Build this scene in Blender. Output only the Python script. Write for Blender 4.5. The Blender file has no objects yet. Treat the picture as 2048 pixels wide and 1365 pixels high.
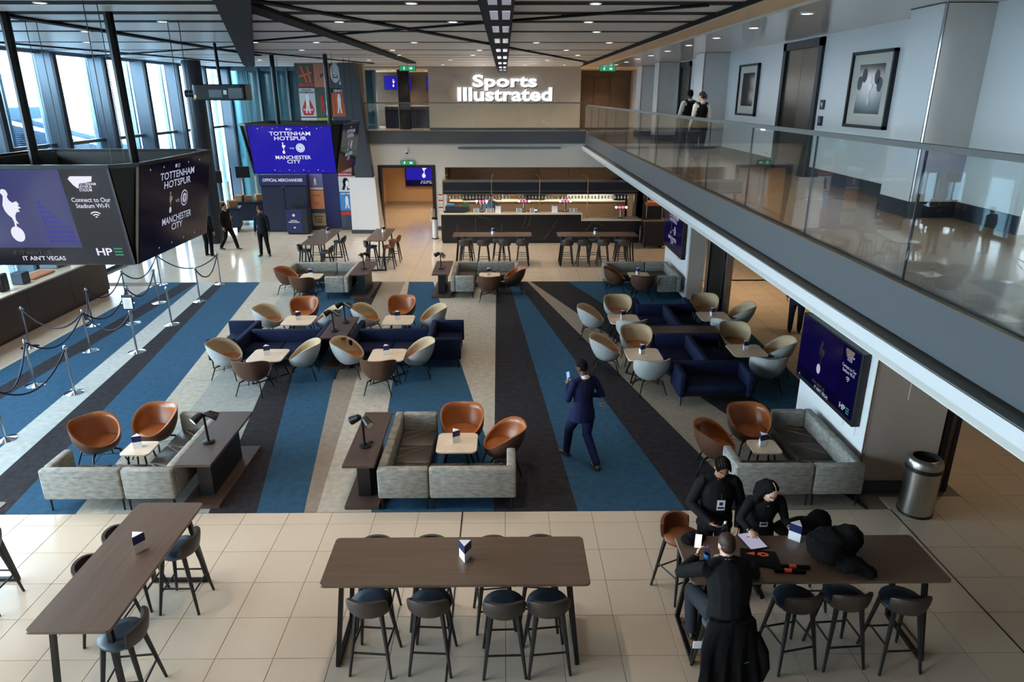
import bpy, bmesh, math, random
from mathutils import Vector, Matrix, kdtree
random.seed(7)
SC = bpy.context.scene
COL = SC.collection
PI = math.pi
# ---------------------------------------------------------------- camera, world, sun, exposure
cd = bpy.data.cameras.new('camera'); cam = bpy.data.objects.new('camera', cd); COL.objects.link(cam)
cd.sensor_width = 36; cd.sensor_fit = 'HORIZONTAL'; cd.lens = 36 * 1400 / 2048; cd.clip_end = 400
cam.location = (0, 0, 5.6); cam.rotation_euler = (math.radians(90 - 19.381), 0, math.radians(-0.618))
SC.camera = cam
SC.cycles.transparent_max_bounces = 20; SC.cycles.adaptive_threshold = .04; SC.cycles.max_bounces = 5; SC.cycles.diffuse_bounces = 3; SC.cycles.glossy_bounces = 3; SC.cycles.caustics_reflective = False; SC.cycles.caustics_refractive = False
vs = SC.view_settings; vs.view_transform = 'Standard'; vs.look = 'None'; vs.gamma = 1; vs.use_curve_mapping = False
vs.exposure = 1.18
W = bpy.data.worlds.new('sky'); SC.world = W; W.use_nodes = True
nt = W.node_tree; nt.nodes.clear()
wo = nt.nodes.new('ShaderNodeOutputWorld'); bg = nt.nodes.new('ShaderNodeBackground')
tc = nt.nodes.new('ShaderNodeTexCoord'); sp = nt.nodes.new('ShaderNodeSeparateXYZ'); cr = nt.nodes.new('ShaderNodeValToRGB')
mr = nt.nodes.new('ShaderNodeMapRange'); mr.inputs[1].default_value = -0.3; mr.inputs[2].default_value = 0.3
nt.links.new(tc.outputs['Generated'], sp.inputs[0]); nt.links.new(sp.outputs[2], mr.inputs[0]); nt.links.new(mr.outputs[0], cr.inputs[0])
e = cr.color_ramp.elements
e[0].position = 0.0; e[0].color = (.045, .07, .085, 1)
e[1].position = 1.0; e[1].color = (.97, .985, 1, 1)
for p, c in ((.40, (.10, .16, .20, 1)), (.485, (.30, .42, .50, 1)), (.52, (.74, .85, .95, 1)), (.62, (.93, .97, 1, 1))):
    x = e.new(p); x.color = c
nt.links.new(cr.outputs[0], bg.inputs[0]); bg.inputs[1].default_value = 15.0
nt.links.new(bg.outputs[0], wo.inputs[0])
LAMP_W = 125.0      # downlight power
# ---------------------------------------------------------------- helpers
MATS = {}
def srgb(r, g, b):
    f = lambda c: c / 12.92 if c <= .04045 else ((c + .055) / 1.055) ** 2.4
    return (f(r / 255), f(g / 255), f(b / 255), 1)
def mat(name, col, rough=.5, metal=0., spec=.5, noise=None, bump=None, coat=0., emit=0., alpha=1.):
    """col sRGB 0-255; noise=(scale xyz, col2, contrast, detail); bump=(scale, strength)"""
    m = bpy.data.materials.new(name); m.use_nodes = True; MATS[name] = m
    n = m.node_tree; b = n.nodes['Principled BSDF']
    b.inputs['Base Color'].default_value = srgb(*col); b.inputs['Roughness'].default_value = rough
    b.inputs['Metallic'].default_value = metal; b.inputs['Specular IOR Level'].default_value = spec
    b.inputs['Coat Weight'].default_value = coat
    t = None
    if noise or bump:
        t = n.nodes.new('ShaderNodeTexCoord')
    if noise:
        mp = n.nodes.new('ShaderNodeMapping'); s = noise[0]; s = s if isinstance(s, tuple) else (s, s, s)
        mp.inputs['Scale'].default_value = s; n.links.new(t.outputs['Object'], mp.inputs[0])
        nz = n.nodes.new('ShaderNodeTexNoise'); nz.inputs['Detail'].default_value = noise[3] if len(noise) > 3 else 4
        nz.inputs['Scale'].default_value = 1; n.links.new(mp.outputs[0], nz.inputs['Vector'])
        r = n.nodes.new('ShaderNodeValToRGB'); c = noise[2]
        r.color_ramp.elements[0].position = .5 - c; r.color_ramp.elements[1].position = .5 + c
        r.color_ramp.elements[0].color = srgb(*col); r.color_ramp.elements[1].color = srgb(*noise[1])
        n.links.new(nz.outputs['Fac'], r.inputs[0]); n.links.new(r.outputs[0], b.inputs['Base Color'])
    if bump:
        nz = n.nodes.new('ShaderNodeTexNoise'); nz.inputs['Scale'].default_value = bump[0]; n.links.new(t.outputs['Object'], nz.inputs['Vector'])
        bp = n.nodes.new('ShaderNodeBump'); bp.inputs['Strength'].default_value = bump[1]; bp.inputs['Distance'].default_value = .01
        n.links.new(nz.outputs['Fac'], bp.inputs['Height']); n.links.new(bp.outputs[0], b.inputs['Normal'])
    if emit:
        b.inputs['Emission Color'].default_value = srgb(*col); b.inputs['Emission Strength'].default_value = emit
    return m
def glass(name, tint, refl_rough=.0, ior=1.45, body=0.0, bodycol=(200, 210, 215)):
    m = bpy.data.materials.new(name); m.use_nodes = True; MATS[name] = m
    n = m.node_tree; n.nodes.clear(); o = n.nodes.new('ShaderNodeOutputMaterial')
    tr = n.nodes.new('ShaderNodeBsdfTransparent'); tr.inputs[0].default_value = srgb(*tint)
    gl = n.nodes.new('ShaderNodeBsdfGlossy'); gl.inputs['Roughness'].default_value = refl_rough
    fr = n.nodes.new('ShaderNodeFresnel'); ge = n.nodes.new('ShaderNodeNewGeometry'); mp = n.nodes.new('ShaderNodeMapRange')   # same reflectance on both faces of the pane
    mp.inputs[3].default_value = ior; mp.inputs[4].default_value = 1 / ior
    n.links.new(ge.outputs['Backfacing'], mp.inputs[0]); n.links.new(mp.outputs[0], fr.inputs[0])
    mx = n.nodes.new('ShaderNodeMixShader')
    n.links.new(fr.outputs[0], mx.inputs[0]); n.links.new(tr.outputs[0], mx.inputs[1]); n.links.new(gl.outputs[0], mx.inputs[2])
    last = mx
    if body:
        df = n.nodes.new('ShaderNodeBsdfDiffuse'); df.inputs[0].default_value = srgb(*bodycol)
        m2 = n.nodes.new('ShaderNodeMixShader'); m2.inputs[0].default_value = body
        n.links.new(mx.outputs[0], m2.inputs[1]); n.links.new(df.outputs[0], m2.inputs[2]); last = m2
    n.links.new(last.outputs[0], o.inputs[0])
    return m
EK = .42
def emis(name, col, s):
    m = bpy.data.materials.new(name); m.use_nodes = True; MATS[name] = m
    n = m.node_tree; n.nodes.clear(); o = n.nodes.new('ShaderNodeOutputMaterial')
    em = n.nodes.new('ShaderNodeEmission'); em.inputs[0].default_value = srgb(*col); em.inputs[1].default_value = s * EK
    gl = n.nodes.new('ShaderNodeBsdfGlossy'); gl.inputs['Roughness'].default_value = .12; gl.inputs[0].default_value = (.9, .9, .9, 1)
    fr = n.nodes.new('ShaderNodeFresnel'); fr.inputs[0].default_value = 1.3
    mx = n.nodes.new('ShaderNodeMixShader')
    n.links.new(fr.outputs[0], mx.inputs[0]); n.links.new(em.outputs[0], mx.inputs[1]); n.links.new(gl.outputs[0], mx.inputs[2])
    n.links.new(mx.outputs[0], o.inputs[0]); return m

class MB:
    """mesh collector: boxes, prisms, tubes, lathes and lofts become one mesh object"""
    def __init__(s): s.v = []; s.f = []; s.fm = []; s.mi = 0
    def add(s, vs, fs):
        o = len(s.v); s.v += [tuple(x) for x in vs]; s.f += [tuple(o + i for i in f) for f in fs]; s.fm += [s.mi] * len(fs); return s
    def box(s, x0, y0, z0, x1, y1, z1):
        return s.add([(x0, y0, z0), (x1, y0, z0), (x1, y1, z0), (x0, y1, z0), (x0, y0, z1), (x1, y0, z1), (x1, y1, z1), (x0, y1, z1)],
                     [(0, 3, 2, 1), (4, 5, 6, 7), (0, 1, 5, 4), (1, 2, 6, 5), (2, 3, 7, 6), (3, 0, 4, 7)])
    def hexa(s, b, t):
        return s.add(list(b) + list(t), [(3, 2, 1, 0), (4, 5, 6, 7), (0, 1, 5, 4), (1, 2, 6, 5), (2, 3, 7, 6), (3, 0, 4, 7)])
    def prism(s, poly, z0, z1):
        n = len(poly)
        return s.add([(x, y, z0) for x, y in poly] + [(x, y, z1) for x, y in poly],
                     [tuple(range(n - 1, -1, -1)), tuple(range(n, 2 * n))] + [(i, (i + 1) % n, n + (i + 1) % n, n + i) for i in range(n)])
    def prismv(s, poly, fn, d):
        """extrude an outline given in a (u,v) plane: fn(u,v,w) -> xyz"""
        n = len(poly)
        return s.add([fn(u, v, 0) for u, v in poly] + [fn(u, v, d) for u, v in poly],
                     [tuple(range(n - 1, -1, -1)), tuple(range(n, 2 * n))] + [(i, (i + 1) % n, n + (i + 1) % n, n + i) for i in range(n)])
    def tube(s, path, r, n=8, caps=True, r2=None):
        path = [Vector(p) for p in path]; k = len(path)
        rs = r if isinstance(r, (list, tuple)) else [r + ((r2 if r2 is not None else r) - r) * i / (k - 1) for i in range(k)]
        rings = []; u = None
        for i, p in enumerate(path):
            d = (path[min(i + 1, k - 1)] - path[max(i - 1, 0)]).normalized()
            if u is None:
                u = d.orthogonal().normalized() if abs(d.z) < .99 else Vector((1, 0, 0))
                if n == 4: u = (Vector((1, 1, 0)) if abs(d.z) > .5 else (d.cross(Vector((0, 0, 1))).normalized() + Vector((0, 0, 1)))).normalized()
            u = (u - d * u.dot(d)).normalized(); w = d.cross(u)
            rings.append([p + (u * math.cos(2 * PI * j / n) + w * math.sin(2 * PI * j / n)) * rs[i] for j in range(n)])
        return s.rings(rings, caps)
    def rings(s, rings, caps=True, closed=True):
        n = len(rings[0]); vs = [q for r in rings for q in r]; fs = []
        for i in range(len(rings) - 1):
            for j in range(n if closed else n - 1):
                a, b = i * n + j, i * n + (j + 1) % n; fs.append((a, b, b + n, a + n))
        if caps: fs += [tuple(range(n - 1, -1, -1)), tuple((len(rings) - 1) * n + j for j in range(n))]
        return s.add(vs, fs)
    def lathe(s, prof, n=16, c=(0, 0, 0), caps=True):
        return s.rings([[(c[0] + r * math.cos(2 * PI * j / n), c[1] + r * math.sin(2 * PI * j / n), c[2] + z) for j in range(n)] for r, z in prof], caps)
    def ell(s, c, r, n=12, m=8, rot=None):
        rings = []
        for i in range(1, m):
            t = PI * i / m
            rings.append([Vector((r[0] * math.sin(t) * math.cos(2 * PI * j / n), r[1] * math.sin(t) * math.sin(2 * PI * j / n), -r[2] * math.cos(t))) for j in range(n)])
        R = rot or Matrix.Identity(3)
        return s.rings([[R @ q + Vector(c) for q in g] for g in rings])
    def xf(s, fn): s.v = [tuple(fn(*p)) for p in s.v]; return s
    def mesh(s, name, mats, smooth=False, bevel=0., seg=1, recalc=True, angle=None):
        me = bpy.data.meshes.new(name); me.from_pydata(s.v, [], s.f)
        mats = mats if isinstance(mats, (list, tuple)) else [mats]
        for m in mats: me.materials.append(MATS[m] if isinstance(m, str) else m)
        if len(mats) > 1: me.polygons.foreach_set('material_index', s.fm)
        if recalc or bevel:
            bm = bmesh.new(); bm.from_mesh(me)
            if recalc: bmesh.ops.recalc_face_normals(bm, faces=bm.faces)
            if bevel:
                ed = [x for x in bm.edges if len(x.link_faces) == 2 and x.calc_face_angle(0) > .6]
                bmesh.ops.bevel(bm, geom=ed, offset=bevel, segments=seg, affect='EDGES', profile=.5, clamp_overlap=True)
            bm.to_mesh(me); bm.free()
        if smooth:
            me.polygons.foreach_set('use_smooth', [True] * len(me.polygons))
            if angle: me.set_sharp_from_angle(angle=angle)
        me.update(); return me
    def build(s, name, mats, parent=None, smooth=False, bevel=0., seg=1, loc=None, rz=0, recalc=True, angle=None):
        return put(name, s.mesh(name, mats, smooth, bevel, seg, recalc, angle), parent, loc, rz)
def put(name, me, parent=None, loc=None, rz=0):
    o = bpy.data.objects.new(name, me); COL.objects.link(o)
    if parent: o.parent = parent
    if loc: o.location = loc
    if rz: o.rotation_euler = (0, 0, rz)
    return o
def tag(o, label, cat, group=None):
    o['label'] = label; o['category'] = cat
    if group: o['group'] = group
    return o
def thing(name, label, cat, loc=(0, 0, 0), rz=0, group=None):
    return tag(put(name, None, None, loc, rz), label, cat, group)
def struct(o, label=None, cat=None):
    o['kind'] = 'structure'
    if label: o['label'] = label
    o['category'] = cat or o.name.split('.')[0].split('_')[0]
    return o
def dup(root, loc, rz, label, group=None):
    r = root.copy(); COL.objects.link(r); r.location = loc; r.rotation_euler = (0, 0, rz); r['label'] = label
    if group: r['group'] = group
    for ch in root.children:
        c = ch.copy(); COL.objects.link(c); c.parent = r
        for g in ch.children:
            d = g.copy(); COL.objects.link(d); d.parent = c
    return r
class Proto:
    """first use places the built thing itself, later uses copy it"""
    def __init__(s, root): s.root = root; s.used = False
    def at(s, loc, rz, label, group=None):
        if s.used: return dup(s.root, loc, rz, label, group)
        s.used = True; r = s.root; r.location = loc; r.rotation_euler = (0, 0, rz); r['label'] = label
        if group: r['group'] = group
        return r
def face(dx, dy): return math.atan2(-dx, dy)
_tm = {}
def text_mesh(txt, size=1., bold=0., ext=0., spacing=1., line=1., align='CENTER', shear=0., wide=1.):
    k = (txt, size, bold, ext, spacing, line, align, shear, wide)
    if k in _tm: return _tm[k]
    c = bpy.data.curves.new('lettering', 'FONT'); c.body = txt; c.size = size; c.offset = bold; c.extrude = ext; c.space_character = spacing
    c.space_line = line; c.align_x = align; c.align_y = 'CENTER'; c.shear = shear; c.resolution_u = 3
    o = bpy.data.objects.new('lettering', c); COL.objects.link(o)
    me = bpy.data.meshes.new_from_object(o.evaluated_get(bpy.context.evaluated_depsgraph_get()))
    bpy.data.objects.remove(o); bpy.data.curves.remove(c)
    if wide != 1:
        for v in me.vertices: v.co.x *= wide
    me.materials.clear(); _tm[k] = me; return me
def lettering(txt, mt, parent, frame, u, v, size, name='lettering', **kw):
    """flat text on a plane; frame = (origin, U, V, N)"""
    me = text_mesh(txt, size, **kw).copy(); me.materials.append(MATS[mt])
    O, U, V, N = [Vector(q) for q in frame]
    M = Matrix(((U.x, V.x, N.x), (U.y, V.y, N.y), (U.z, V.z, N.z)))
    P = O + U * u + V * v + N * .006
    for q in me.vertices: q.co = M @ q.co + P
    return put(name, me, parent)
def flat(poly, mt, parent, frame, u=0, v=0, k=1., off=.005, name='emblem', d=.001):
    O, U, V, N = [Vector(q) for q in frame]
    mb = MB(); n = len(poly)
    mb.add([O + U * (u + a * k) + V * (v + b * k) + N * off for a, b in poly], [tuple(range(n))])
    return mb.build(name, mt, parent, recalc=False)
def circ(r=1, n=24, cx=0, cy=0, ry=None): return [(cx + r * math.cos(2 * PI * i / n), cy + (ry or r) * math.sin(2 * PI * i / n)) for i in range(n)]
def rrect(x0, y0, x1, y1, r, n=4):
    out = []
    for cx, cy, a in ((x1 - r, y1 - r, 0), (x0 + r, y1 - r, 1), (x0 + r, y0 + r, 2), (x1 - r, y0 + r, 3)):
        out += [(cx + r * math.cos(PI / 2 * (a + i / n)), cy + r * math.sin(PI / 2 * (a + i / n))) for i in range(n + 1)]
    return out
# ---------------------------------------------------------------- materials
mat('tile', (206, 188, 170), .22, noise=((1.3, 1.3, 1.3), (196, 180, 160), .3), bump=None)
mat('tile_far', (205, 190, 172), .13, noise=(1.2, (198, 182, 162), .3))
mat('gallery_tile', (172, 148, 124), .16, noise=(1.2, (160, 136, 112), .3)); mat('grout', (120, 108, 95), .8)
mat('joint_metal', (70, 66, 62), .4, .6)
CARP = {'blue': ((52, 86, 112), (42, 74, 99)), 'beige': ((182, 176, 164), (160, 153, 142)), 'grey': ((160, 160, 156), (142, 142, 138)),
        'dark': ((52, 51, 56), (40, 38, 42)), 'tan': ((146, 136, 124), (130, 120, 110)), 'light': ((178, 182, 180), (158, 162, 160))}
for k, (a, b) in CARP.items(): mat('carpet_' + k, a, .95, spec=.1, noise=(9, b, .22, 8), bump=(140, .35))
mat('white_wall', (214, 212, 206), .5); mat('white_panel', (224, 224, 224), .3)
mat('pillar_grey', (204, 202, 200), .35); mat('taupe_wall', (176, 160, 148), .45); mat('skirting', (58, 64, 72), .4)
mat('fascia', (92, 95, 98), .42); mat('fascia_edge', (120, 104, 84), .4, .4); mat('ledge_grey', (112, 110, 106), .5)
mat('black', (12, 12, 13), .45); mat('void', (5, 5, 6), .9); mat('black_metal', (18, 18, 20), .38, .3); mat('gloss_black', (8, 8, 10), .12)
mat('ceiling_panel', (226, 223, 220), .4); mat('mezz_ceiling', (206, 206, 204), .16); mat('hexwall', (172, 166, 158), .5); mat('hexline', (148, 142, 135), .5)
mat('mullion', (96, 108, 118), .35, .5); mat('mullion_dark', (42, 48, 56), .4, .3); mat('louvre', (150, 182, 205), .5); mat('outside_steel', (70, 100, 128), .6)
mat('steel', (190, 190, 192), .22, 1.); mat('steel_brushed', (160, 156, 152), .3, 1., noise=((60, 60, 1), (190, 186, 180), .3)); mat('chrome', (220, 220, 222), .08, 1.)
mat('sofa_grey', (116, 117, 118), .9, spec=.15, noise=((9, 9, 26), (164, 160, 150), .22, 10), bump=(180, .25))
mat('sofa_leather', (58, 53, 48), .35, spec=.5, bump=(60, .08)); mat('seam', (120, 108, 92), .6)
mat('navy', (15, 25, 54), .85, spec=.2, bump=(200, .2)); mat('navy_flat', (30, 36, 92), .6); mat('navy_dark', (24, 32, 58), .6)
mat('leather_tan', (154, 88, 44), .34, noise=(5, (138, 76, 36), .3)); mat('leather_brown', (88, 60, 45), .42, noise=(5, (78, 52, 38), .3))
mat('fabric_grey', (172, 176, 176), .9, spec=.15, noise=(60, (150, 152, 150), .3), bump=(220, .2)); mat('fabric_beige', (190, 170, 140), .9, spec=.15, noise=(60, (170, 150, 122), .3))
mat('stool_out', (58, 50, 46), .5); mat('stool_in', (52, 66, 80), .45); mat('stool_brown', (120, 70, 44), .4); mat('ash_black', (24, 23, 23), .5)
mat('wood_dark', (104, 84, 70), .3, spec=.6, noise=((1.6, 22, 8), (90, 71, 58), .25, 5)); mat('console', (80, 62, 54), .4, noise=((16, 1.5, 8), (64, 49, 43), .25, 5))
mat('table_light', (226, 206, 184), .3, noise=((3, 9, 3), (212, 188, 162), .22, 4)); mat('counter_stone', (214, 200, 178), .3)
mat('marble_black', (30, 31, 36), .25); mat('vein', (130, 124, 116), .5); mat('bar_wood', (112, 92, 74), .45, noise=((2, 2, 10), (98, 79, 62), .3)); mat('cream_wall', (224, 196, 160), .6)
mat('bar_navy', (26, 34, 50), .35); mat('brass', (200, 160, 100), .3, 1.); mat('card_white', (235, 235, 238), .5); mat('card_navy', (28, 32, 80), .4)
mat('orange', (236, 88, 52), .6); mat('coat_black', (14, 14, 16), .9, spec=.15, bump=(40, .5)); mat('green_bag', (70, 130, 80), .5); mat('blue_box', (70, 130, 190), .5); mat('cardboard', (150, 110, 70), .8)
mat('lift_bronze', (96, 92, 82), .25, .8); mat('frame_mat', (206, 200, 190), .7); mat('photo_dark', (30, 32, 36), .12, spec=.18); mat('photo_mid', (70, 74, 80), .15); mat('pitch', (86, 150, 70), .9)
mat('paper_orange', (200, 132, 92), .6); mat('lamp_cream', (230, 220, 200), .5); mat('glassware', (210, 216, 220), .1, spec=.8)
mat('bottle_dark', (24, 40, 28), .1); mat('bottle_amber', (150, 84, 34), .1); mat('skin_dark', (84, 56, 44), .5); mat('skin_mid', (160, 112, 88), .5); mat('skin_fair', (214, 168, 146), .5)
mat('hair_black', (14, 12, 12), .85, spec=.15); mat('hair_brown', (54, 36, 26), .6); mat('suit_blue', (20, 25, 60), .8, spec=.2); mat('cloth_black', (17, 17, 19), .85, spec=.2); mat('cloth_navy', (24, 27, 40), .8, spec=.2)
mat('shirt_white', (226, 222, 214), .7); mat('shirt_blue', (150, 170, 200), .7); mat('shoe_brown', (62, 40, 34), .3); mat('shoe_black', (14, 13, 13), .35); mat('lip', (150, 84, 76), .5); mat('eye', (20, 16, 14), .2); mat('jeans', (24, 28, 36), .85)
mat('red', (190, 40, 40), .5); mat('posterA', (196, 200, 204), .4); mat('posterB', (176, 112, 88), .4); mat('posterC', (64, 84, 64), .4); mat('posterD', (196, 84, 34), .4); mat('posterE', (40, 66, 96), .4); mat('posterF', (168, 150, 120), .4); mat('posterG', (60, 130, 196), .4); mat('posterH', (104, 104, 160), .4); mat('posterI', (170, 178, 80), .4)
mat('face_white', (230, 230, 226), .5); mat('purple', (110, 60, 160), .4)
glass('facade_glass', (214, 226, 232), ior=1.35); glass('rail_glass', (244, 247, 246), ior=1.5); glass('water_glass', (225, 235, 240), ior=1.3); glass('teal_glass', (90, 140, 148), .05, 1.5, .25, (90, 130, 138)); glass('dark_glass', (30, 28, 28), .02, 1.5, .35, (14, 14, 15))
emis('sign_white', (250, 250, 255), 3.2); emis('lamp_glow', (255, 236, 205), 14.); emis('lamp_cool', (255, 250, 240), 14.); emis('badge_white', (255, 240, 245), 3.); emis('badge_red', (255, 90, 120), 3.)
emis('scr_blue', (42, 34, 180), .85); emis('scr_navy', (24, 18, 92), .36); emis('scr_dim', (30, 27, 66), .18); emis('scr_slate', (84, 86, 150), .55); emis('scr_white', (240, 240, 255), 1.); emis('scr_lilac', (200, 204, 240), .7)
emis('scr_grey', (126, 122, 118), .4); emis('scr_green', (80, 190, 150), .6); emis('scr_red', (230, 90, 100), 1.); emis('scr_sky', (150, 190, 235), 1.); emis('scr_band', (60, 62, 78), .35); emis('scr_mid', (60, 52, 210), .55); emis('scr_paper', (196, 190, 216), .75); emis('scr_pale', (186, 190, 214), 1.); emis('exit_green', (60, 190, 130), .6); emis('phone_glow', (245, 240, 240), 1.5); emis('phone_blue', (150, 190, 250), 1.2); emis('cell_white', (190, 190, 214), .8)
# ================================================================ STRUCTURE
def bx(name, mt, x0, y0, z0, x1, y1, z1, parent=None, **k):
    return MB().box(x0, y0, z0, x1, y1, z1).build(name, mt, parent, **k)
# ---- floor
floor = struct(bx('floor', 'grout', -13.6, -4, -.2, 10.6, 37, -.009), 'large beige stone tile floor of the lounge', 'floor')
TS = .612
def tile_mesh(w, d):
    return MB().box(0, 0, -.012, w - .006, d - .006, 0).mesh('tile', 'tile', bevel=.0015)
TM = tile_mesh(TS, TS); TC = tile_mesh(TS, .28)
yrow = [8.32 - TS * (k + 1) for k in range(5)]
for i in range(-13, 11):
    x = i * TS
    for y in yrow: put('tile', TM, floor, (x, y, 0))
    if x < 5.0: put('tile', TC, floor, (x, 8.32, 0))
    else:
        for k in range(8):
            y = 8.32 + k * TS
            if not (x < 6.3 and y > 8.5): put('tile', TM, floor, (x, y, 0))
mb = MB(); mbf = MB()
def cell(m, x, y, w=TS, d=TS): m.box(x, y, -.012, x + w - .006, y + d - .006, 0)
for i in range(-22, 17):
    x = i * TS
    for k in range(-12, 1): cell(mb, x, 8.32 - 6 * TS + k * TS) if k < 1 and 8.32 - 6 * TS + k * TS > -3.9 else 0
    for k in range(25): cell(mbf, x, 21.62 + k * TS)
    if x < -10.9:
        for k in range(22): cell(mb, x, 5.26 + (k + .0) * TS, TS if x + TS < -10.86 else -10.86 - x) if (x < -13 * TS or k > 5) else 0
        for k in range(7): cell(mb, x, 5.26 + (22 + k) * TS, min(TS, -10.86 - x)) if 5.26 + (22 + k) * TS < 21 else 0
    elif x > 6.1:
        for k in range(14): cell(mb, x, 8.32 + (8 + k) * TS) if x < 11 * TS else 0
        for k in range(22): cell(mb, x, 8.32 + k * TS) if x >= 11 * TS else 0
        for k in range(6): cell(mb, x, 5.26 + (k - 1) * TS) if x >= 11 * TS else 0
    if -22 <= i < -13:
        for k in range(6): cell(mb, x, 5.26 + k * TS)
o = mb.build('tile_field', 'tile', floor, recalc=False); o['kind'] = 'stuff'
o = mbf.build('tile_field', 'tile_far', floor, recalc=False); o['kind'] = 'stuff'
for x in (-.62, 5.5): bx('joint_strip', 'joint_metal', x, 3.0, -.004, x + .02, 8.6, .002, floor)
# ---- carpet
carpet = thing('carpet', 'huge striped carpet of blue, charcoal and beige wedges across the lounge', 'carpet')
YF, YB = 8.6, 21.6
B = [(-10.85, -10.9), (-10.3, -10.17), (-9.88, -9.7), (-8.27, -9.66), (-7.75, -9.14), (-7.08, -8.85), (-6.08, -7.74), (-5.65, -6.72), (-4.21, -6.21), (-3.53, -5.95)]
C = ['blue', 'dark', 'blue', 'light', 'dark', 'blue', 'beige', 'grey', 'dark']
st = [(c, [(a[0], YF), (b[0], YF), (b[1], YB), (a[1], YB)]) for c, a, b in zip(C, B, B[1:])]
st += [('blue', [(-3.53, YF), (-2.86, YF), (-3.55, 13.4), (-4.62, YB), (-5.95, YB)]), ('dark', [(-3.55, 13.4), (-3.87, YB), (-4.62, YB)]),
       ('tan', [(-2.86, YF), (-2.68, YF), (-3.1, 13.6), (-3.14, YB), (-3.87, YB), (-3.55, 13.4)]), ('beige', [(-2.68, YF), (-1.91, YF), (-3.03, YB), (-3.14, YB), (-3.1, 13.6)]),
       ('blue', [(-1.91, YF), (-.17, YF), (-.18, 10.0), (-2.27, YB), (-3.03, YB)]), ('beige', [(-.18, 10.0), (-.27, YB), (-2.27, YB)]),
       ('dark', [(-.17, YF), (1.03, YF), (.13, YB), (-.27, YB), (-.18, 10.0)]), ('blue', [(1.03, YF), (2.58, YF), (.38, YB), (.13, YB)]),
       ('dark', [(2.58, YF), (3.57, YF), (.71, YB), (.38, YB)]), ('tan', [(3.57, YF), (5.15, YF), (.82, YB), (.71, YB)]),
       ('dark', [(5.15, YF), (5.19, YF), (5.19, 11.42), (1.99, YB), (.82, YB)]), ('blue', [(5.19, 11.42), (6.12, 11.42), (6.12, 19.5), (5.19, 19.5), (5.19, YB), (1.99, YB)])]
for c, p in st: MB().prism(p, -.012, .006).build('stripe', 'carpet_' + c, carpet)
# ---- far wall, doorway, bar recess
wf = struct(MB().box(-6.0, 30.7, 0, -5.4, 31.1, 3.66).box(-5.4, 30.7, 2.78, -2.95, 31.1, 3.66).box(-2.95, 30.7, 0, -2.55, 31.1, 3.66).box(-2.55, 30.7, 2.68, 6.3, 31.1, 3.66)
            .build('wall_far', 'white_wall'), 'white far wall above the bar and doorway', 'wall')
MB().box(-5.4, 30.66, 0, -5.28, 31.12, 2.78).box(-3.1, 30.66, 0, -2.95, 31.12, 2.78).box(-5.28, 30.66, 2.66, -3.1, 31.12, 2.78).build('door_frame', 'black', wf)
MB().box(-1.95, 30.66, 3.45, 2.4, 30.71, 3.47).box(-1.95, 30.66, 3.51, 2.4, 30.71, 3.53).build('air_slot', 'skirting', wf)
MB().box(-2.95, 30.68, 0, -2.55, 30.71, .16).box(-6.0, 30.68, 0, -5.4, 30.71, .16).build('skirting', 'skirting', wf)
bk = struct(MB().box(-6.4, 38.5, 0, -2.2, 38.7, 3.4).box(-6.6, 31.1, 0, -6.4, 38.7, 3.4).box(-2.4, 33.6, 0, -2.2, 38.7, 3.4).box(-6.6, 31.1, 3.4, -2.2, 38.7, 3.5).build('wall_corridor', 'cream_wall'), 'cream wall of the corridor behind the doorway', 'wall')
MB().box(-6.4, 38.46, 0, -2.2, 38.5, .15).box(-6.4, 31.1, 0, -6.36, 38.5, .15).build('skirting', 'taupe_wall', bk)
struct(bx('floor_corridor', 'tile_far', -6.6, 36.99, -.2, -2.2, 38.7, -.001), 'tiled floor of the corridor behind the doorway', 'floor')
wb = struct(MB().box(-2.55, 32.7, 0, 6.3, 32.9, 2.9).box(-2.6, 31.1, 2.68, 6.3, 32.9, 2.9).box(-2.7, 31.1, 0, -2.55, 32.9, 2.9).box(5.6, 30.7, 0, 5.75, 32.9, 2.7).build('wall_bar', 'bar_wood'), 'brown timber panelled wall at the back of the bar', 'wall')
for k in range(6):
    x = -2.5 + k * 1.36
    bx('panel', 'bar_wood', x, 32.66, 1.2, x + 1.33, 32.7, 2.68, wb)
# ---- far mezzanine
fm = struct(MB().box(-6.2, 30.62, 3.66, 3.45, 31.1, 4.17).build('trim_far', 'fascia'), 'dark grey fascia of the upper level above the bar', 'fascia')
struct(bx('floor_mezzanine', 'tile_far', -7.2, 30.9, 3.7, 6.3, 42, 4.0), 'upper level floor behind the far balustrade', 'floor')
hx = struct(bx('wall_sign', 'hexwall', -3.45, 34.0, 4.0, 3.51, 34.3, 6.9), 'taupe feature wall with faint hexagon relief behind the big sign', 'wall')
bx('skirting', 'skirting', -3.45, 33.97, 4.0, 3.51, 34.0, 4.16, hx)
R6 = .62
hexs = [(-2.9, 6.3), (-2.9, 5.1), (-1.9, 4.55), (-1.2, 4.6), (.1, 4.7), (1.2, 4.7), (2.5, 4.6), (2.9, 5.8), (2.3, 6.5), (-.2, 6.7), (1.8, 5.3), (-2.1, 5.9)]
for cx, cz in hexs:
    m = MB()
    P6 = [(cx + R6 * math.cos(PI / 3 * i), cz + R6 * math.sin(PI / 3 * i)) for i in range(6)]
    for a, b in zip(P6, P6[1:] + P6[:1]):
        if max(abs(a[0]), abs(b[0])) < 3.4 and 4.16 < min(a[1], b[1]) and max(a[1], b[1]) < 6.85: m.tube([(a[0], 33.995, a[1]), (b[0], 33.995, b[1])], .008, 4)
    if m.v: m.build('hexagon', 'hexline', hx)
lb = struct(MB().box(-7.2, 40.2, 4.0, -3.3, 40.4, 6.9).build('wall_lounge', 'bar_wood'), 'brown wall of the upper lounge left of the sign wall', 'wall')
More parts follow.
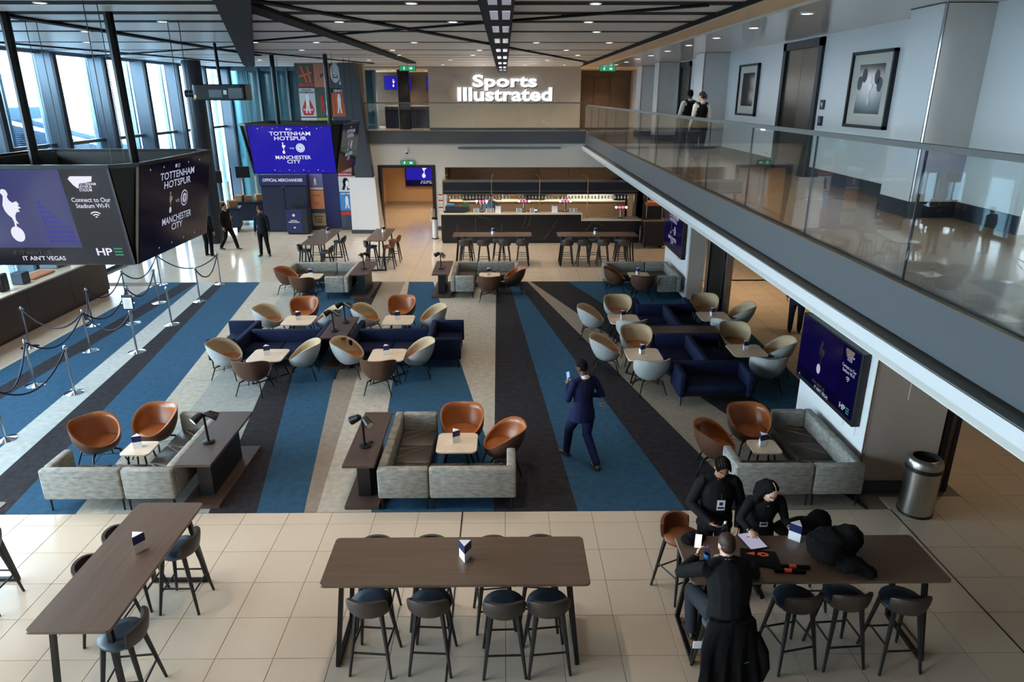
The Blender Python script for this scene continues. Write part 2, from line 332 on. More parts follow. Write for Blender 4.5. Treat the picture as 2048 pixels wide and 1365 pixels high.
bx('counter_front', 'navy_dark', -6.0, 37.2, 4.0, -3.4, 37.6, 5.05, lb); bx('counter_top', 'counter_stone', -6.0, 37.1, 5.05, -3.4, 37.7, 5.1, lb)
struct(bx('wall_lounge_ceiling', 'cream_wall', -7.2, 34.3, 6.75, -3.3, 40.4, 6.9), 'warm plaster ceiling of the upper lounge', 'ceiling')
lr = struct(MB().box(3.4, 36.4, 4.0, 6.3, 36.6, 6.9).build('wall_corridor_upper', 'bar_wood'), 'brown timber wall of the upper corridor right of the sign wall', 'wall')
for k in range(3): bx('panel', 'bar_wood', 3.6 + k * .8, 36.34, 4.05, 4.3 + k * .8, 36.4, 6.4, lr)
struct(MB().box(-6.35, 31.15, 4.0, -5.85, 31.6, 6.85).build('wall_pier', 'taupe_wall'), 'taupe pier between leaning column and upper lounge', 'wall')
struct(MB().box(-5.15, 36.0, 4.0, -4.6, 36.5, 6.8).build('column_lounge', 'black', bevel=.03), 'black column inside the upper lounge', 'column')
# ---- right mezzanine slab, fascia, soffit
struct(bx('floor_gallery', 'gallery_tile', 3.47, -4, 3.62, 6.6, 30.9, 4.0), 'polished beige floor of the right hand gallery', 'floor')
rt = struct(MB().box(3.42, -4, 3.62, 3.47, 30.62, 4.05).build('trim_gallery', 'fascia'), 'long dark grey fascia of the right hand gallery', 'fascia')
bx('ledge', 'ledge_grey', 3.3, -4, 3.56, 3.6, 30.6, 3.59, rt); bx('ledge_face', 'white_panel', 3.28, -4, 3.47, 3.31, 30.6, 3.585, rt)
MB().add([(3.28, -4, 3.47), (3.28, 30.6, 3.47), (3.32, 30.6, 3.39), (3.32, -4, 3.39)], [(0, 1, 2, 3)]).build('ledge_lip', 'ledge_white2' if 'ledge_white2' in MATS else 'white_wall', rt)
bx('edge_strip', 'fascia_edge', 3.42, -4, 4.05, 3.56, 30.62, 4.06, rt)
struct(bx('ceiling_undercroft', 'white_wall', 3.32, -4, 3.38, 10.4, 30.7, 3.42), 'low white ceiling under the gallery', 'ceiling')
# ---- gallery wall with lift doors
wr = struct(MB().box(6.2, 8.35, 4.0, 6.5, 31, 6.8).box(6.2, -4, 4.0, 6.5, 5.6, 6.8).box(6.2, 5.6, 6.3, 6.5, 8.35, 6.8).build('wall_gallery', 'white_panel'), 'white gallery wall with lift and framed pictures', 'wall')
bx('skirting', 'mullion_dark', 6.18, 8.35, 4.0, 6.2, 31, 4.22, wr)
for i, (y0, x0, y1) in enumerate(((9.62, 5.55, 10.42), (20.62, 5.5, 21.5), (26.5, 5.5, 27.3), (29.8, 5.5, 30.9))):
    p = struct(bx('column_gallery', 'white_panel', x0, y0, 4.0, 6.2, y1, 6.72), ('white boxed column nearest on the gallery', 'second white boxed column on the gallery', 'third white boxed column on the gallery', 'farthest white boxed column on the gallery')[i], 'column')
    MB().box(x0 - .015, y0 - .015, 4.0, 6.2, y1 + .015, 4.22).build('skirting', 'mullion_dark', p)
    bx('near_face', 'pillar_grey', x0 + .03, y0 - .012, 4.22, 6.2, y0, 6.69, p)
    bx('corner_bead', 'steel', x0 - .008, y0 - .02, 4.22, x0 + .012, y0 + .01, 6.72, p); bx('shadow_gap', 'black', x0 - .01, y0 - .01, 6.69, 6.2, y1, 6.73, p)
def lift(n, y0, y1, label):
    d = struct(MB().box(6.14, y0, 4.0, 6.2, y0 + .16, 6.66).box(6.14, y1 - .16, 4.0, 6.2, y1, 6.66).box(6.14, y0, 6.5, 6.2, y1, 6.66).build('door_%d' % n, 'mullion_dark'), label, 'lift door')
    m = (y0 + y1) / 2
    bx('door_leaf', 'lift_bronze', 6.185, y0 + .16, 4.0, 6.21, m - .006, 6.5, d); bx('door_leaf', 'lift_bronze', 6.185, m + .006, 4.0, 6.21, y1 - .16, 6.5, d)
lift(1, 14.55, 16.55, 'bronze lift doors in a dark frame between the two nearest pictures'); lift(3, 24.7, 26.2, 'dark lift doorway far along the gallery behind two waiters')
struct(bx('ceiling_gallery', 'mezz_ceiling', 3.9, -4, 6.7, 6.4, 31, 6.76), 'glossy white gallery ceiling with downlights', 'ceiling')
struct(bx('ceiling_bulkhead', 'cream_wall', 3.38, -4, 6.74, 3.92, 31, 6.8), 'tan bulkhead strip along the gallery ceiling', 'ceiling')
# outside the gallery opening: terrace slab and pitch
struct(bx('ground_terrace', 'white_panel', 6.6, 3, 3.6, 9.4, 9.4, 3.98), 'pale terrace slab outside the gallery opening', 'terrace')
struct(bx('ground_pitch', 'pitch', 9.4, -10, 2.5, 70, 60, 2.6), 'green grass pitch seen through the gallery opening', 'pitch')
struct(bx('roof_stand', 'outside_steel', 6.7, -30, 8.2, 40, 70, 8.6), 'unseen added roof slab blocking sky light at the gallery opening', 'roof')  # unseen roof added to keep sky light off the gallery floor
# ---- lower right piers, corridor
pn = struct(MB().box(5.22, 9.08, 0, 6.35, 11.4, 3.4).build('wall_pier_near', 'white_panel'), 'white and taupe pier carrying the near wall screen', 'wall')
bx('near_cladding', 'taupe_wall', 5.24, 9.05, .2, 6.33, 9.08, 3.38, pn); MB().box(5.2, 9.03, 0, 6.35, 9.08, .2).build('skirting', 'skirting', pn)
MB().box(5.205, 9.04, .2, 5.225, 9.06, 3.38).build('corner_bead', 'bar_wood', pn)
MB().box(5.72, 9.035, 1.5, 6.02, 9.05, 1.84).build('access_panel', 'taupe_wall', pn, bevel=.006)
for y in (9.35, 9.72): MB().box(5.205, y, .78, 5.22, y + .16, 1.05).build('socket_plate', 'white_panel', pn, bevel=.004)
pf = struct(MB().box(5.22, 19.55, 0, 5.7, 22.4, 3.4).build('wall_pier_far', 'white_panel'), 'white pier carrying the far wall screen', 'wall')
bx('near_cladding', 'taupe_wall', 5.25, 19.52, 0, 5.7, 19.55, 3.38, pf)
d2 = struct(MB().box(5.75, 17.6, 0, 5.85, 19.5, 3.38).build('door_2', 'dark_glass'), 'tall dark sliding door leaf by the far pier', 'door')
bx('door_rail', 'steel', 5.7, 17.5, 0, 5.86, 17.6, 3.38, d2); bx('door_rail', 'steel', 5.72, 19.2, 0, 5.76, 19.3, 3.38, d2); bx('door_rail', 'steel', 5.75, 17.6, 0, 5.78, 17.75, 3.38, d2)
MB().box(6.36, 9.05, 0, 6.44, 9.25, 3.38).box(6.52, 9.05, 0, 6.58, 9.25, 3.38).build('door_track', 'black_metal', pn)
bx('door_track', 'bar_wood', 6.44, 9.08, 0, 6.52, 9.25, 3.38, pn)
struct(MB().box(10.2, -4, 0, 10.4, 31, 3.4).box(6.35, 30.7, 0, 10.4, 31, 3.4).build('wall_corridor_right', 'bar_wood'), 'brown wall at the back of the right hand corridor', 'wall')
struct(bx('wall_behind', 'taupe_wall', -13.6, -4.2, 0, 10.4, -4, 7.3), 'plain wall at the viewer end of the hall', 'wall')
struct(MB().box(6.2, 31, 0, 6.5, 42, 7.3).box(-7.3, 42, 0, 6.5, 42.2, 7.3).build('wall_back_upper', 'taupe_wall'), 'taupe walls closing the far upper level', 'wall')
# ---- ceiling
ce = struct(MB().box(-13.6, -4, 7.25, 6.6, 42, 7.4).build('ceiling', 'void'), 'black ceiling void above pale slatted panels', 'ceiling')
gaps = [6.6, 8.2, 9.3, 10.9, 12.2, 13.55, 15.6, 18.7, 21.8, 24.5, 26.1, 27.9, 30.2, 32.2, 34.2]
GW = [.5, .5, .5, .5, .5, .45, .4, .35, .35, .32, .3, .3, .25, .25, .25]
rowsY = [(g0 + w0 / 2, g1 - w1 / 2) for g0, w0, g1, w1 in zip(gaps, GW, gaps[1:], GW[1:])]
def bL(y): return -2.85 - (y - 8.23) * .3335          # slanting beam centre line
for a, b in rowsY:
    for x0, x1 in ((-13.35, 'L'), ('L', -.3), (.14, 3.42)):
        p = []
        for y in (a, b):
            l = bL(y); left = x0 if x0 != 'L' else l + .2; right = x1 if x1 != 'L' else l - .2
            p.append((left, right))
        if p[0][1] - p[0][0] < .3: continue
        MB().prism([(p[0][0], a), (p[0][1], a), (p[1][1], b), (p[1][0], b)], 6.82, 6.88).build('ceiling_panel', 'ceiling_panel', ce)
    if b > 31: MB().prism([(-9.4, a), (-13.3, a), (-13.3, b), (-9.4, b)], 6.80, 6.82) and None
for g, w in zip(gaps, GW):
    for x0, x1 in ((-13.35, bL(g) - .1), (bL(g) + .1, -.3), (.14, 3.42)):
        if x1 - x0 > .1: bx('slot', 'void', x0, g - w / 2 + .004, 6.826, x1, g + w / 2 - .004, 6.87, ce)  # black strips fill the gaps, their colour standing in for the recess shade
def bar(name, x0, y0, x1, y1, w, z0, z1, mt='void'):
    d = Vector((x1 - x0, y1 - y0, 0)).normalized(); n = Vector((-d.y, d.x, 0)) * w / 2
    return MB().prism([(x0 - n.x, y0 - n.y), (x1 - n.x, y1 - n.y), (x1 + n.x, y1 + n.y), (x0 + n.x, y0 + n.y)], z0, z1).build(name, mt, ce)
bar('beam', -2.0, 5.6, -8.3, 24.6, .36, 6.5, 7.1); bar('beam', -.08, 3, -.08, 33.8, .4, 6.55, 7.1)
bar('channel', -3.62, 8.0, -3.62, 29.6, .34, 6.76, 6.9); bar('channel', -3.4, 10.4, 3.2, 29.2, .16, 6.79, 6.9); bar('channel', -6.1, 18.2, 2.9, 10.95, .13, 6.79, 6.9)
bar('channel', -8.0, 9.0, -7.9, 24.4, .2, 6.78, 6.9); bar('channel', -12.3, 18.6, -10.4, 31, .18, 6.79, 6.9); bar('channel', -13.3, 24.8, -6.9, 19.9, .13, 6.79, 6.9); bar('channel', -7.6, 22.0, -5.3, 30.6, .12, 6.79, 6.9)
bar('channel', 3.42, 3, 3.3, 30.8, .12, 6.76, 6.9)
for k, y in enumerate((7.6, 9.2, 11.2, 13.6, 16.5, 19.5, 23, 26.5, 29.5)):
    for x in (-.17, -.02): bx('light_cell', 'cell_white', x, y, 6.535, x + .1, y + (.9 if k < 5 else 1.2), 6.552, ce)
# ---- left facade
FX = -13.4
fac = struct(MB().box(FX - .06, -4, 4.14, FX + .1, 36.6, 4.24).box(FX - .06, -4, 0, FX + .1, 36.6, .12).box(FX - .1, -4, 6.72, FX + .12, 36.6, 7.3).build('window_1', 'mullion'), 'tall glass facade with deep grey mullions and outer louvres', 'window')
MUL = [19.1 + 2.7 * k - 8.1 * 2.6667 for k in range(0)] + [-2.5 + 2.7 * k for k in range(15)]
MUL = [21.8 + 2.7 * k for k in range(-9, 6)]
for y in MUL:
    bx('mullion', 'mullion', FX - .05, y - .07, 0, FX + .42, y + .07, 6.75, fac); bx('mullion_core', 'mullion_dark', FX + .42, y - .09, 0, FX + .5, y + .09, 6.75, fac)
    for f in (.33, .68):
        bx('outer_post', 'louvre', FX - .75, y + 2.7 * f - .06, -1, FX - .6, y + 2.7 * f + .06, 7.6, fac)
pane = MB().box(-.01, .07, .12, .01, 2.63, 4.14).mesh('pane', 'facade_glass'); pane2 = MB().box(-.01, .07, 4.24, .01, 2.63, 6.72).mesh('pane', 'facade_glass')
for y in MUL[:-1]:
    put('pane', pane, fac, (FX, y, 0)); put('pane', pane2, fac, (FX, y, 0))
lv = MB()
for k in range(130):
    z = .1 + k * .055
    lv.box(FX - .72, 17.5, z, FX - .70, 36.6, z + .009)
o = lv.build('louvre_slat', 'louvre', fac, recalc=False); o['kind'] = 'stuff'
gw = struct(MB().box(-13.4, 36.5, 0, -6.3, 36.6, .15).box(-13.4, 36.5, 6.7, -6.3, 36.6, 7.2).box(-13.4, 36.48, 4.14, -6.3, 36.6, 4.26).build('window_2', 'mullion'), 'teal tinted glazed end wall behind the merchandise stand', 'window')
for k in range(6):
    x = -13.4 + k * 1.4
    bx('mullion', 'mullion', x, 36.4, 0, x + .1, 36.62, 6.8, gw)
    if k < 5: bx('pane', 'teal_glass', x + .1, 36.54, .15, x + 1.4, 36.56, 4.14, gw); bx('pane', 'teal_glass', x + .1, 36.54, 4.26, x + 1.4, 36.56, 6.7, gw)

cur = MB()
for k in range(60): x = -13.2 + k * .115; cur.tube([(x, 37.3 + .06 * math.sin(k * 1.9), 0), (x, 37.3 + .06 * math.sin(k * 1.9), 6.8)], .07, 6)
tag(cur.build('curtain', 'teal_glass' if False else 'louvre', smooth=True), 'pale pleated curtain behind the teal end glazing', 'curtain')
# outside steelwork of the stand
os_ = struct(MB().hexa([(-16.2, 14, 2.0), (-15.7, 14, 2.0), (-15.7, 34, 2.0), (-16.2, 34, 2.0)], [(-16.2, 14, 6.6), (-15.7, 14, 6.6), (-15.7, 34, 2.6), (-16.2, 34, 2.6)]).build('wall_outside', 'outside_steel'), 'blue grey raking wall of the stand outside the facade', 'wall')
for k in range(8):
    y = 15.5 + k * 2.1; bx('rib', 'mullion', -15.68, y, -2, -15.5, y + .18, 6.4 - (y - 14) * .2, os_)
MB().tube([(-15.4, 14, 6.8), (-15.4, 36, 2.4)], .14, 8).build('handrail', 'louvre', os_)
MB().box(-15.6, 21.6, 4.9, -14.6, 24.0, 5.25).build('floodlight_box', 'louvre', os_)
# round column by the facade
co = struct(MB().lathe([(.34, 0), (.34, 6.8)], 24).build('column_round', 'mullion_dark', smooth=True, angle=.6, loc=(-11.6, 28.0, 0)), 'dark round steel column inside the glass facade', 'column')
# ---- leaning column, plinth, poster tower
struct(MB().hexa([(-6.23, 30.0, 2.3), (-5.53, 30.0, 2.3), (-5.53, 30.6, 2.3), (-6.23, 30.6, 2.3)], [(-6.62, 30.05, 6.85), (-5.98, 30.05, 6.85), (-5.98, 30.6, 6.85), (-6.62, 30.6, 6.85)]).build('column_leaning', 'skirting'), 'dark leaning steel box column at left end of the bar wall', 'column')
pl = struct(MB().hexa([(-6.5, 29.85, 0), (-5.3, 29.85, 0), (-5.25, 30.68, 0), (-6.5, 30.68, 0)], [(-6.5, 29.95, 2.33), (-5.42, 29.95, 2.33), (-5.42, 30.68, 2.33), (-6.5, 30.68, 2.33)]).build('column_plinth', 'white_panel'), 'white plinth under the leaning dark column', 'plinth')
bx('skirting', 'skirting', -6.52, 29.83, 0, -5.3, 29.86, .16, pl)
tw = struct(bx('wall_poster', 'skirting', -8.55, 30.72, 0, -6.5, 31.1, 6.85), 'tall dark wall holding a column of sports posters', 'wall')
# ---- balustrades
RG = MB().box(3.49, 0, 4.0, 3.51, 2.12, 5.17).mesh('pane', 'rail_glass'); RE = MB().box(3.489, 0, 4.06, 3.511, .012, 5.17).mesh('joint', 'skirting')
br = thing('glass_balustrade', 'long frameless glass balustrade running along the right hand gallery', 'balustrade')
for k in range(-2, 12):
    y = 5.95 + 2.135 * k; put('pane', RG, br, (0, y + .008, 0)); put('joint', RE, br, (0, y - .004, 0))
bx('handrail', 'ledge_grey', 3.47, 1.6, 5.17, 3.53, 30.7, 5.22, br); bx('base_channel', 'black', 3.485, 1.6, 4.06, 3.515, 30.7, 4.068, br)
bf = thing('glass_balustrade', 'frameless glass balustrade across the far upper level below the sign', 'balustrade')
for k in range(4): bx('pane', 'rail_glass', -6.1 + k * 2.4, 30.8, 4.17, -6.1 + (k + 1) * 2.4 - .01, 30.82, 5.27, bf)
bx('handrail', 'ledge_grey', -6.1, 30.78, 5.27, 3.5, 30.84, 5.31, bf)
# ---- downlights
def spot(x, y, z, w=1., col=(1, .86, .68), ang=100, tilt=0):
    l = bpy.data.lights.new('downlight_bulb', 'SPOT'); l.energy = LAMP_W * w; l.color = col; l.spot_size = math.radians(ang); l.spot_blend = .8; l.shadow_soft_size = .09
    return l
def downlight(x, y, z, label, w=1., col=(1, .86, .68), ang=100, group='ceiling downlights', glow='lamp_glow', r=.075):
    t = thing('downlight', label, 'downlight', (x, y, z), 0, group)
    MB().lathe([(r + .02, .0), (r + .02, -.012), (r, -.014), (r, 0)], 14, caps=False).build('trim_ring', 'white_panel', t); MB().lathe([(r, -.004), (r * .9, -.008), (.001, -.008)], 14, caps=False).build('lens', glow, t)
    o = bpy.data.objects.new('downlight_bulb', spot(x, y, z, w, col, ang)); COL.objects.link(o); o.parent = t; o.location = (0, 0, -.03)
LB = 'small round warm downlight set in a black slot of the slatted ceiling'
for y, xs in ((10.9, (-6.5, -1.3, 1.3)), (13.55, (-9.6, -6, -2.9, -.9, 1.5)), (15.6, (-8.5, -3.8, -1.6, 1.9)), (18.7, (-10.2, -6.1, -4.6, -2.2, .8, 2.6)), (21.8, (-9, -5.8, -3.2, -.7, 1.8)), (24.5, (-8, -3.4, -1, 2.4)), (27.9, (-9, -5, -2, 1.6)), (8.2, (-7, -3.6, -1.6, 1.6)), (6.6, (-5, -1.6, 1.4))):
    for x in xs: downlight(x, y, 6.826, LB, (1.8 if y > 23 else .6 if y > 12 else .85) * (1. if x < .5 else .7 if y > 23 else .2), (1, .83, .65))
for x in (-2.6, -.9, .9, 2.6): downlight(x, 32.2, 6.826, 'warm downlight in the ceiling slot just before the sign wall', .8, (1, .82, .62), 110, 'sign wall downlights')
for y in (8.66, 10.9, 13.15, 15.4, 17.65, 19.9, 22.1, 24.3, 26.5, 28.8): downlight(4.32, y, 6.7, 'bright round downlight in the glossy white gallery ceiling', .32, (1, .88, .74), group='gallery downlights', glow='lamp_cool')
for x, y, w in ((7.8, 16.4, .3), (7.2, 19.9, 2.0), (8.6, 13.2, .12), (7.5, 9.9, .3), (8.2, 6.6, .15), (6.6, 23, 1.), (6.3, 26.5, .8)): downlight(x, y, 3.38, 'warm downlight in the low ceiling under the gallery', .7 * w, (1, .72, .45), 110, 'undercroft downlights')
for x in (-1.8, .2, 2.2, 4.2): downlight(x, 31.6, 2.68, 'warm downlight in the ceiling behind the bar', 1.3, (1, .85, .64), 120, 'bar downlights')
for x, y in ((-4.3, 32.8), (-4.3, 35.8)): downlight(x, y, 3.4, 'warm downlight in the corridor beyond the doorway', 1.3, (1, .76, .5), 120, 'corridor downlights')
for x, y in ((-4.3, 35.4), (-5.4, 36.5), (-3.9, 37.6), (-5.2, 39)): downlight(x, y, 6.75, 'warm downlight in the upper lounge ceiling', .6, (1, .76, .5), 120, 'upper lounge downlights')
for x, y in ((4.2, 33), (4.6, 35)): downlight(x, y, 6.72, 'warm downlight over the upper corridor', .6, (1, .76, .5), 120, 'upper corridor downlights')
# ================================================================ SIGNS AND SCREENS
struct(bx('ceiling_upper_corridor', 'cream_wall', 3.45, 31, 6.72, 6.3, 36.5, 6.78), 'plaster ceiling of the upper corridor right of the sign', 'ceiling')
def fit(txt, mt, parent, frame, u0, v0, u1, v1, bold=.0, ext=0., name='lettering', off=.006, shear=0., align='CENTER', spacing=1., line=.85):
    me = text_mesh(txt, 1., bold, ext, spacing, line, align, shear).copy(); me.materials.append(MATS[mt])
    xs = [v.co.x for v in me.vertices]; ys = [v.co.y for v in me.vertices]
    a, b, c, d = min(xs), max(xs), min(ys), max(ys)
    O, U, V, N = [Vector(q) for q in frame]
    zs = [v.co.z for v in me.vertices]; zk = min(zs)
    for v in me.vertices:
        p = v.co.copy()
        v.co = O + U * (u0 + (p.x - a) / (b - a) * (u1 - u0)) + V * (v0 + (p.y - c) / (d - c) * (v1 - v0)) + N * (off + (p.z - zk))
    return put(name, me, parent)
COCK = [(.0, 1.0), (.05, .98), (.065, .91), (.03, .85), (.045, .79), (.09, .745), (.17, .775), (.20, .71), (.165, .70), (.21, .645), (.155, .635), (.17, .58), (.10, .565), (.06, .50), (.045, .42), (.075, .345), (.03, .36), (.02, .29),
        (-.015, .29), (.0, .38), (-.01, .46), (-.06, .52), (-.095, .60), (-.10, .70), (-.06, .80), (-.035, .87), (-.055, .915), (-.09, .935), (-.05, .955), (-.04, .985)]
def cockerel(parent, frame, u, v, h, mt, off=.006):
    O, U, V, N = [Vector(q) for q in frame]; m = MB()
    for P in (COCK, circ(.12, 20, -.01, .15, .15)):
        m.add([O + U * (u + a * h) + V * (v + (b - .5) * h) + N * off for a, b in P], [tuple(range(len(P)))])
    return m.build('emblem', mt, parent, recalc=False)
def quad(mt, parent, frame, u0, v0, u1, v1, off=.003, name='panel'):
    return flat([(u0, v0), (u1, v0), (u1, v1), (u0, v1)], mt, parent, frame, off=off, name=name)
def diamonds(mt, parent, frame, pts, r, off=.005):
    O, U, V, N = [Vector(q) for q in frame]; m = MB()
    for u, v in pts: m.add([O + U * (u + a * r) + V * (v + b * r) + N * off for a, b in ((1, 0), (0, 1), (-1, 0), (0, -1))], [(0, 1, 2, 3)])
    return m.build('diamond_row', mt, parent, recalc=False)
def match_screen(s, fr, w, h, tx, white=True, mid='scr_mid'):
    k = w / 2
    fit('TOTTENHAM', tx, s, fr, -.48 * k, .34 * k * .56 / .56, .48 * k, .43 * k, bold=.012); fit('HOTSPUR', tx, s, fr, -.38 * k, .23 * k, .38 * k, .32 * k, bold=.012)
    fit('MANCHESTER', tx, s, fr, -.42 * k, -.22 * k, .42 * k, -.13 * k, bold=.012); fit('CITY', tx, s, fr, -.16 * k, -.32 * k, .16 * k, -.235 * k, bold=.012)
    fit('VS', tx, s, fr, -.06 * k, .02 * k, .05 * k, .06 * k); cockerel(s, fr, -.2 * k, .045 * k, .27 * k, tx)
    flat(circ(.105 * k, 24), tx, s, fr, .2 * k, .05 * k); flat(circ(.088 * k, 24), 'scr_sky' if white else 'scr_dim', s, fr, .2 * k, .05 * k, off=.007); flat(circ(.062 * k, 24), tx, s, fr, .2 * k, .05 * k, off=.008)
    flat([(-.04, .03), (.04, .03), (.035, -.01), (0, -.045), (-.035, -.01)], 'scr_sky' if white else 'scr_dim', s, fr, .2 * k, .05 * k, k=k, off=.009)
    flat(circ(.024 * k, 12), tx, s, fr, -.06 * k, .5 * k * .97); fit('Premier\nLeague', tx, s, fr, -.025 * k, .455 * k, .06 * k, .51 * k, line=.75)
    for mt, off, r in ((mid, 0, .022), (tx, 1, .014), ('scr_red' if white else mid, 2, .014)):
        diamonds(mt, s, fr, [((-.85 + .115 * i) * k, (.5 + .03 * ((i * 7) % 3 - 1)) * k) for i in range(15) if i % 3 == off and abs(-.85 + .115 * i) > .12] + [((-.6 + .115 * i) * k, (-.5 + .02 * ((i * 5) % 3 - 1)) * k) for i in range(13) if i % 3 == off], r * k)
def wifi_screen(s, fr, w, h, tx, dim=False):
    k = w / 2; hh = h / 2
    quad('scr_dim' if dim else 'scr_band', s, fr, .45 * k, -hh * .98, .97 * k, hh * .98, .003); quad('scr_band' if not dim else 'scr_dim', s, fr, -.98 * k, -hh * .98, .45 * k, -hh * .62, .003)
    cockerel(s, fr, -.22 * k, .03 * k, .62 * k if not dim else .55 * k, tx)
    if not dim:
        for c in range(7): diamonds('scr_mid', s, fr, [((.12 + .045 * c) * k, (-.28 + .058 * i) * k) for i in range(9 - c)], .021 * k, .004)
    flat([(-.13, .03), (-.10, .06), (.14, .06), (.12, .0), (.05, -.01), (-.02, -.02), (-.05, -.08), (-.09, -.04)], tx, s, fr, .66 * k, .42 * k, k=k)
    fit('TOTTENHAM\nHOTSPUR\nSTADIUM', tx, s, fr, .62 * k, .31 * k, .82 * k, .41 * k, line=.8, align='LEFT', bold=.01)
    fit('Connect to Our\nStadium Wi-Fi', tx, s, fr, .5 * k, .12 * k, .93 * k, .24 * k, line=.95, bold=.008)
    O, U, V, N = [Vector(q) for q in fr]; m = MB()
    for r in (.02, .045, .07):
        A = [PI / 4 + PI / 2 * i / 6 for i in range(7)]; P = [(r * 1.15 * math.cos(a), r * 1.15 * math.sin(a)) for a in A] + [((r - .012) * 1.15 * math.cos(a), (r - .012) * 1.15 * math.sin(a)) for a in reversed(A)]
        for i in range(6): m.add([O + U * ((.72 + a) * k) + V * ((.0 + b) * k) + N * .006 for a, b in (P[i], P[i + 1], P[12 - i], P[13 - i])], [(0, 1, 2, 3)])
    m.build('wifi_symbol', tx, s, recalc=False)
    fit('HP', tx, s, fr, .6 * k, -.45 * k, .78 * k, -.36 * k, bold=.02); m = MB()
    for v in (-.45, -.412, -.375): m.add([O + U * (a * k) + V * (b * k) + N * .006 for a, b in ((.805, v), (.9, v), (.9, v + .016), (.805, v + .016))], [(0, 1, 2, 3)])
    m.build('lettering', 'scr_green', s, recalc=False)
    fit("IF IT AIN'T US", 'scr_grey', s, fr, -.36 * k, -.44 * k, .08 * k, -.385 * k, bold=.012); fit("IT AIN'T VEGAS", tx, s, fr, -.27 * k, -.51 * k, .22 * k, -.455 * k, bold=.012)
    cockerel(s, fr, -.86 * k, -.45 * k, .11 * k, tx); fit('ONE\nTEAM', tx, s, fr, -.76 * k, -.49 * k, -.64 * k, -.42 * k) if False else None
A_, B_, HZ, HW, KB = 1.2, 1.0, 1.1, .98, 1.35
def board(cx, cy, ztop, label, front, right, poles):
    t = thing('hanging_screen_cube', label, 'screen cube', (cx, cy, ztop), 0, 'hanging screen cubes'); t.scale = (KB, KB, KB)
    def octo(a, h, z): return [(h, -a, z), (a, -h, z), (a, h, z), (h, a, z), (-h, a, z), (-a, h, z), (-a, -h, z), (-h, -a, z)]
    o1 = octo(A_ - .03, HW - .03, .0); o2 = octo(B_ - .03, HW - .06, -HZ); i1 = octo(A_ - .12, HW - .05, 0.); i2 = octo(B_ - .1, HW - .1, -HZ)
    MB().rings([i2, o2, o1, i1, i2], caps=False).build('housing', 'black', t)
    MB().prism([p[:2] for p in octo(B_ - .1, HW - .1, 0)], -HZ + .03, -HZ + .06).build('bottom_plate', 'black', t)
    MB().rings([octo(A_ + .01, HW + .01, -.01), octo(A_ + .01, HW + .01, .03), octo(A_ - .05, HW - .03, .03), octo(A_ - .05, HW - .03, -.01)], caps=False).build('top_rim', 'black_metal', t)
    sl = math.hypot(A_ - B_, HZ); s, c = (A_ - B_) / sl, HZ / sl; mid = (A_ + B_) / 2
    dirs = {'front': ((0, -mid, -HZ / 2), (1, 0, 0), (0, -s, c), (0, -c, -s)), 'right': ((mid, 0, -HZ / 2), (0, 1, 0), (s, 0, c), (c, 0, -s)),
            'back': ((0, mid, -HZ / 2), (-1, 0, 0), (0, s, c), (0, c, -s)), 'left': ((-mid, 0, -HZ / 2), (0, -1, 0), (-s, 0, c), (-c, 0, -s))}
    for d, fr in dirs.items():
        O, U, V, N = [Vector(q) for q in fr]; w, h = 2 * HW, sl
        m = MB(); q = [(-w / 2, -h / 2), (w / 2, -h / 2), (w / 2, h / 2), (-w / 2, h / 2)]
        m.hexa([O + U * a + V * b - N * .03 for a, b in q], [O + U * a + V * b for a, b in q]); sc = m.build('screen', 'gloss_black', t)
        kind = front if d == 'front' else right if d == 'right' else 'match_dim'
        bgm = {'match': 'scr_blue', 'match_dim': 'scr_dim', 'wifi': 'scr_slate'}[kind]
        quad(bgm, sc, fr, -w * .488, -h * .485, w * .488, h * .485, .002, 'display')
        if kind == 'wifi': wifi_screen(sc, fr, w, h, 'scr_white')
        elif kind == 'match': match_screen(sc, fr, w, h, 'scr_white')
        else: match_screen(sc, fr, w, h, 'scr_pale', False, 'scr_navy')
    for x, y in ((-.95, -.95), (.95, -.95), (.95, .95), (-.95, .95)):
        for dx in (0, .14): MB().tube([(x * .95 + dx, y, 0), (x * .95 + dx, y, (6.85 - ztop) / KB)], .005, 5).build('cable', 'black_metal', t)
    for p in poles: MB().tube(p, .055, 8).build('pole', 'black_metal', t)
board(-7.02, 12.0, 4.61, 'nearest hanging screen cube showing a stadium wi-fi notice', 'wifi', 'match_dim', [[(.62, 0.1, -.9), (.6, .1, 1.66)], [(-.62, .1, -.9), (-.6, .1, 1.66)]])
board(-6.66, 24.3, 4.71, 'far hanging screen cube with bright blue match fixture', 'match', 'match_dim', [[(.72, -.2, -.9), (.72, -.2, 1.58)], [(-.62, .1, -.9), (-.62, .1, 1.58)]])
# projector
t = thing('projector', 'black ceiling projector hanging by a pole before the glass facade', 'projector', (-7.1, 18.75, 5.66))
MB().prism(rrect(-.62, -.3, .68, .3, .1), -.19, .19).build('housing', 'black_metal', t, bevel=.02)
MB().tube([(-.62, 0, -.03), (-.9, 0, -.03)], .09, 14).build('lens', 'gloss_black', t, smooth=True, angle=.6); MB().tube([(0, 0, .19), (-.02, 0, 1.15)], .04, 8).build('pole', 'black_metal', t)
MB().box(-.57, -.306, -.13, -.52, -.3, -.06).build('warning_label', 'brass', t); MB().box(-.2, -.305, -.12, .12, -.3, .06).build('rating_plate', 'photo_mid', t); MB().box(.28, -.305, -.14, .62, -.3, .1).build('vent_panel', 'gloss_black', t); MB().box(.16, -.306, -.05, .24, -.3, .05).build('sticker', 'card_white', t)
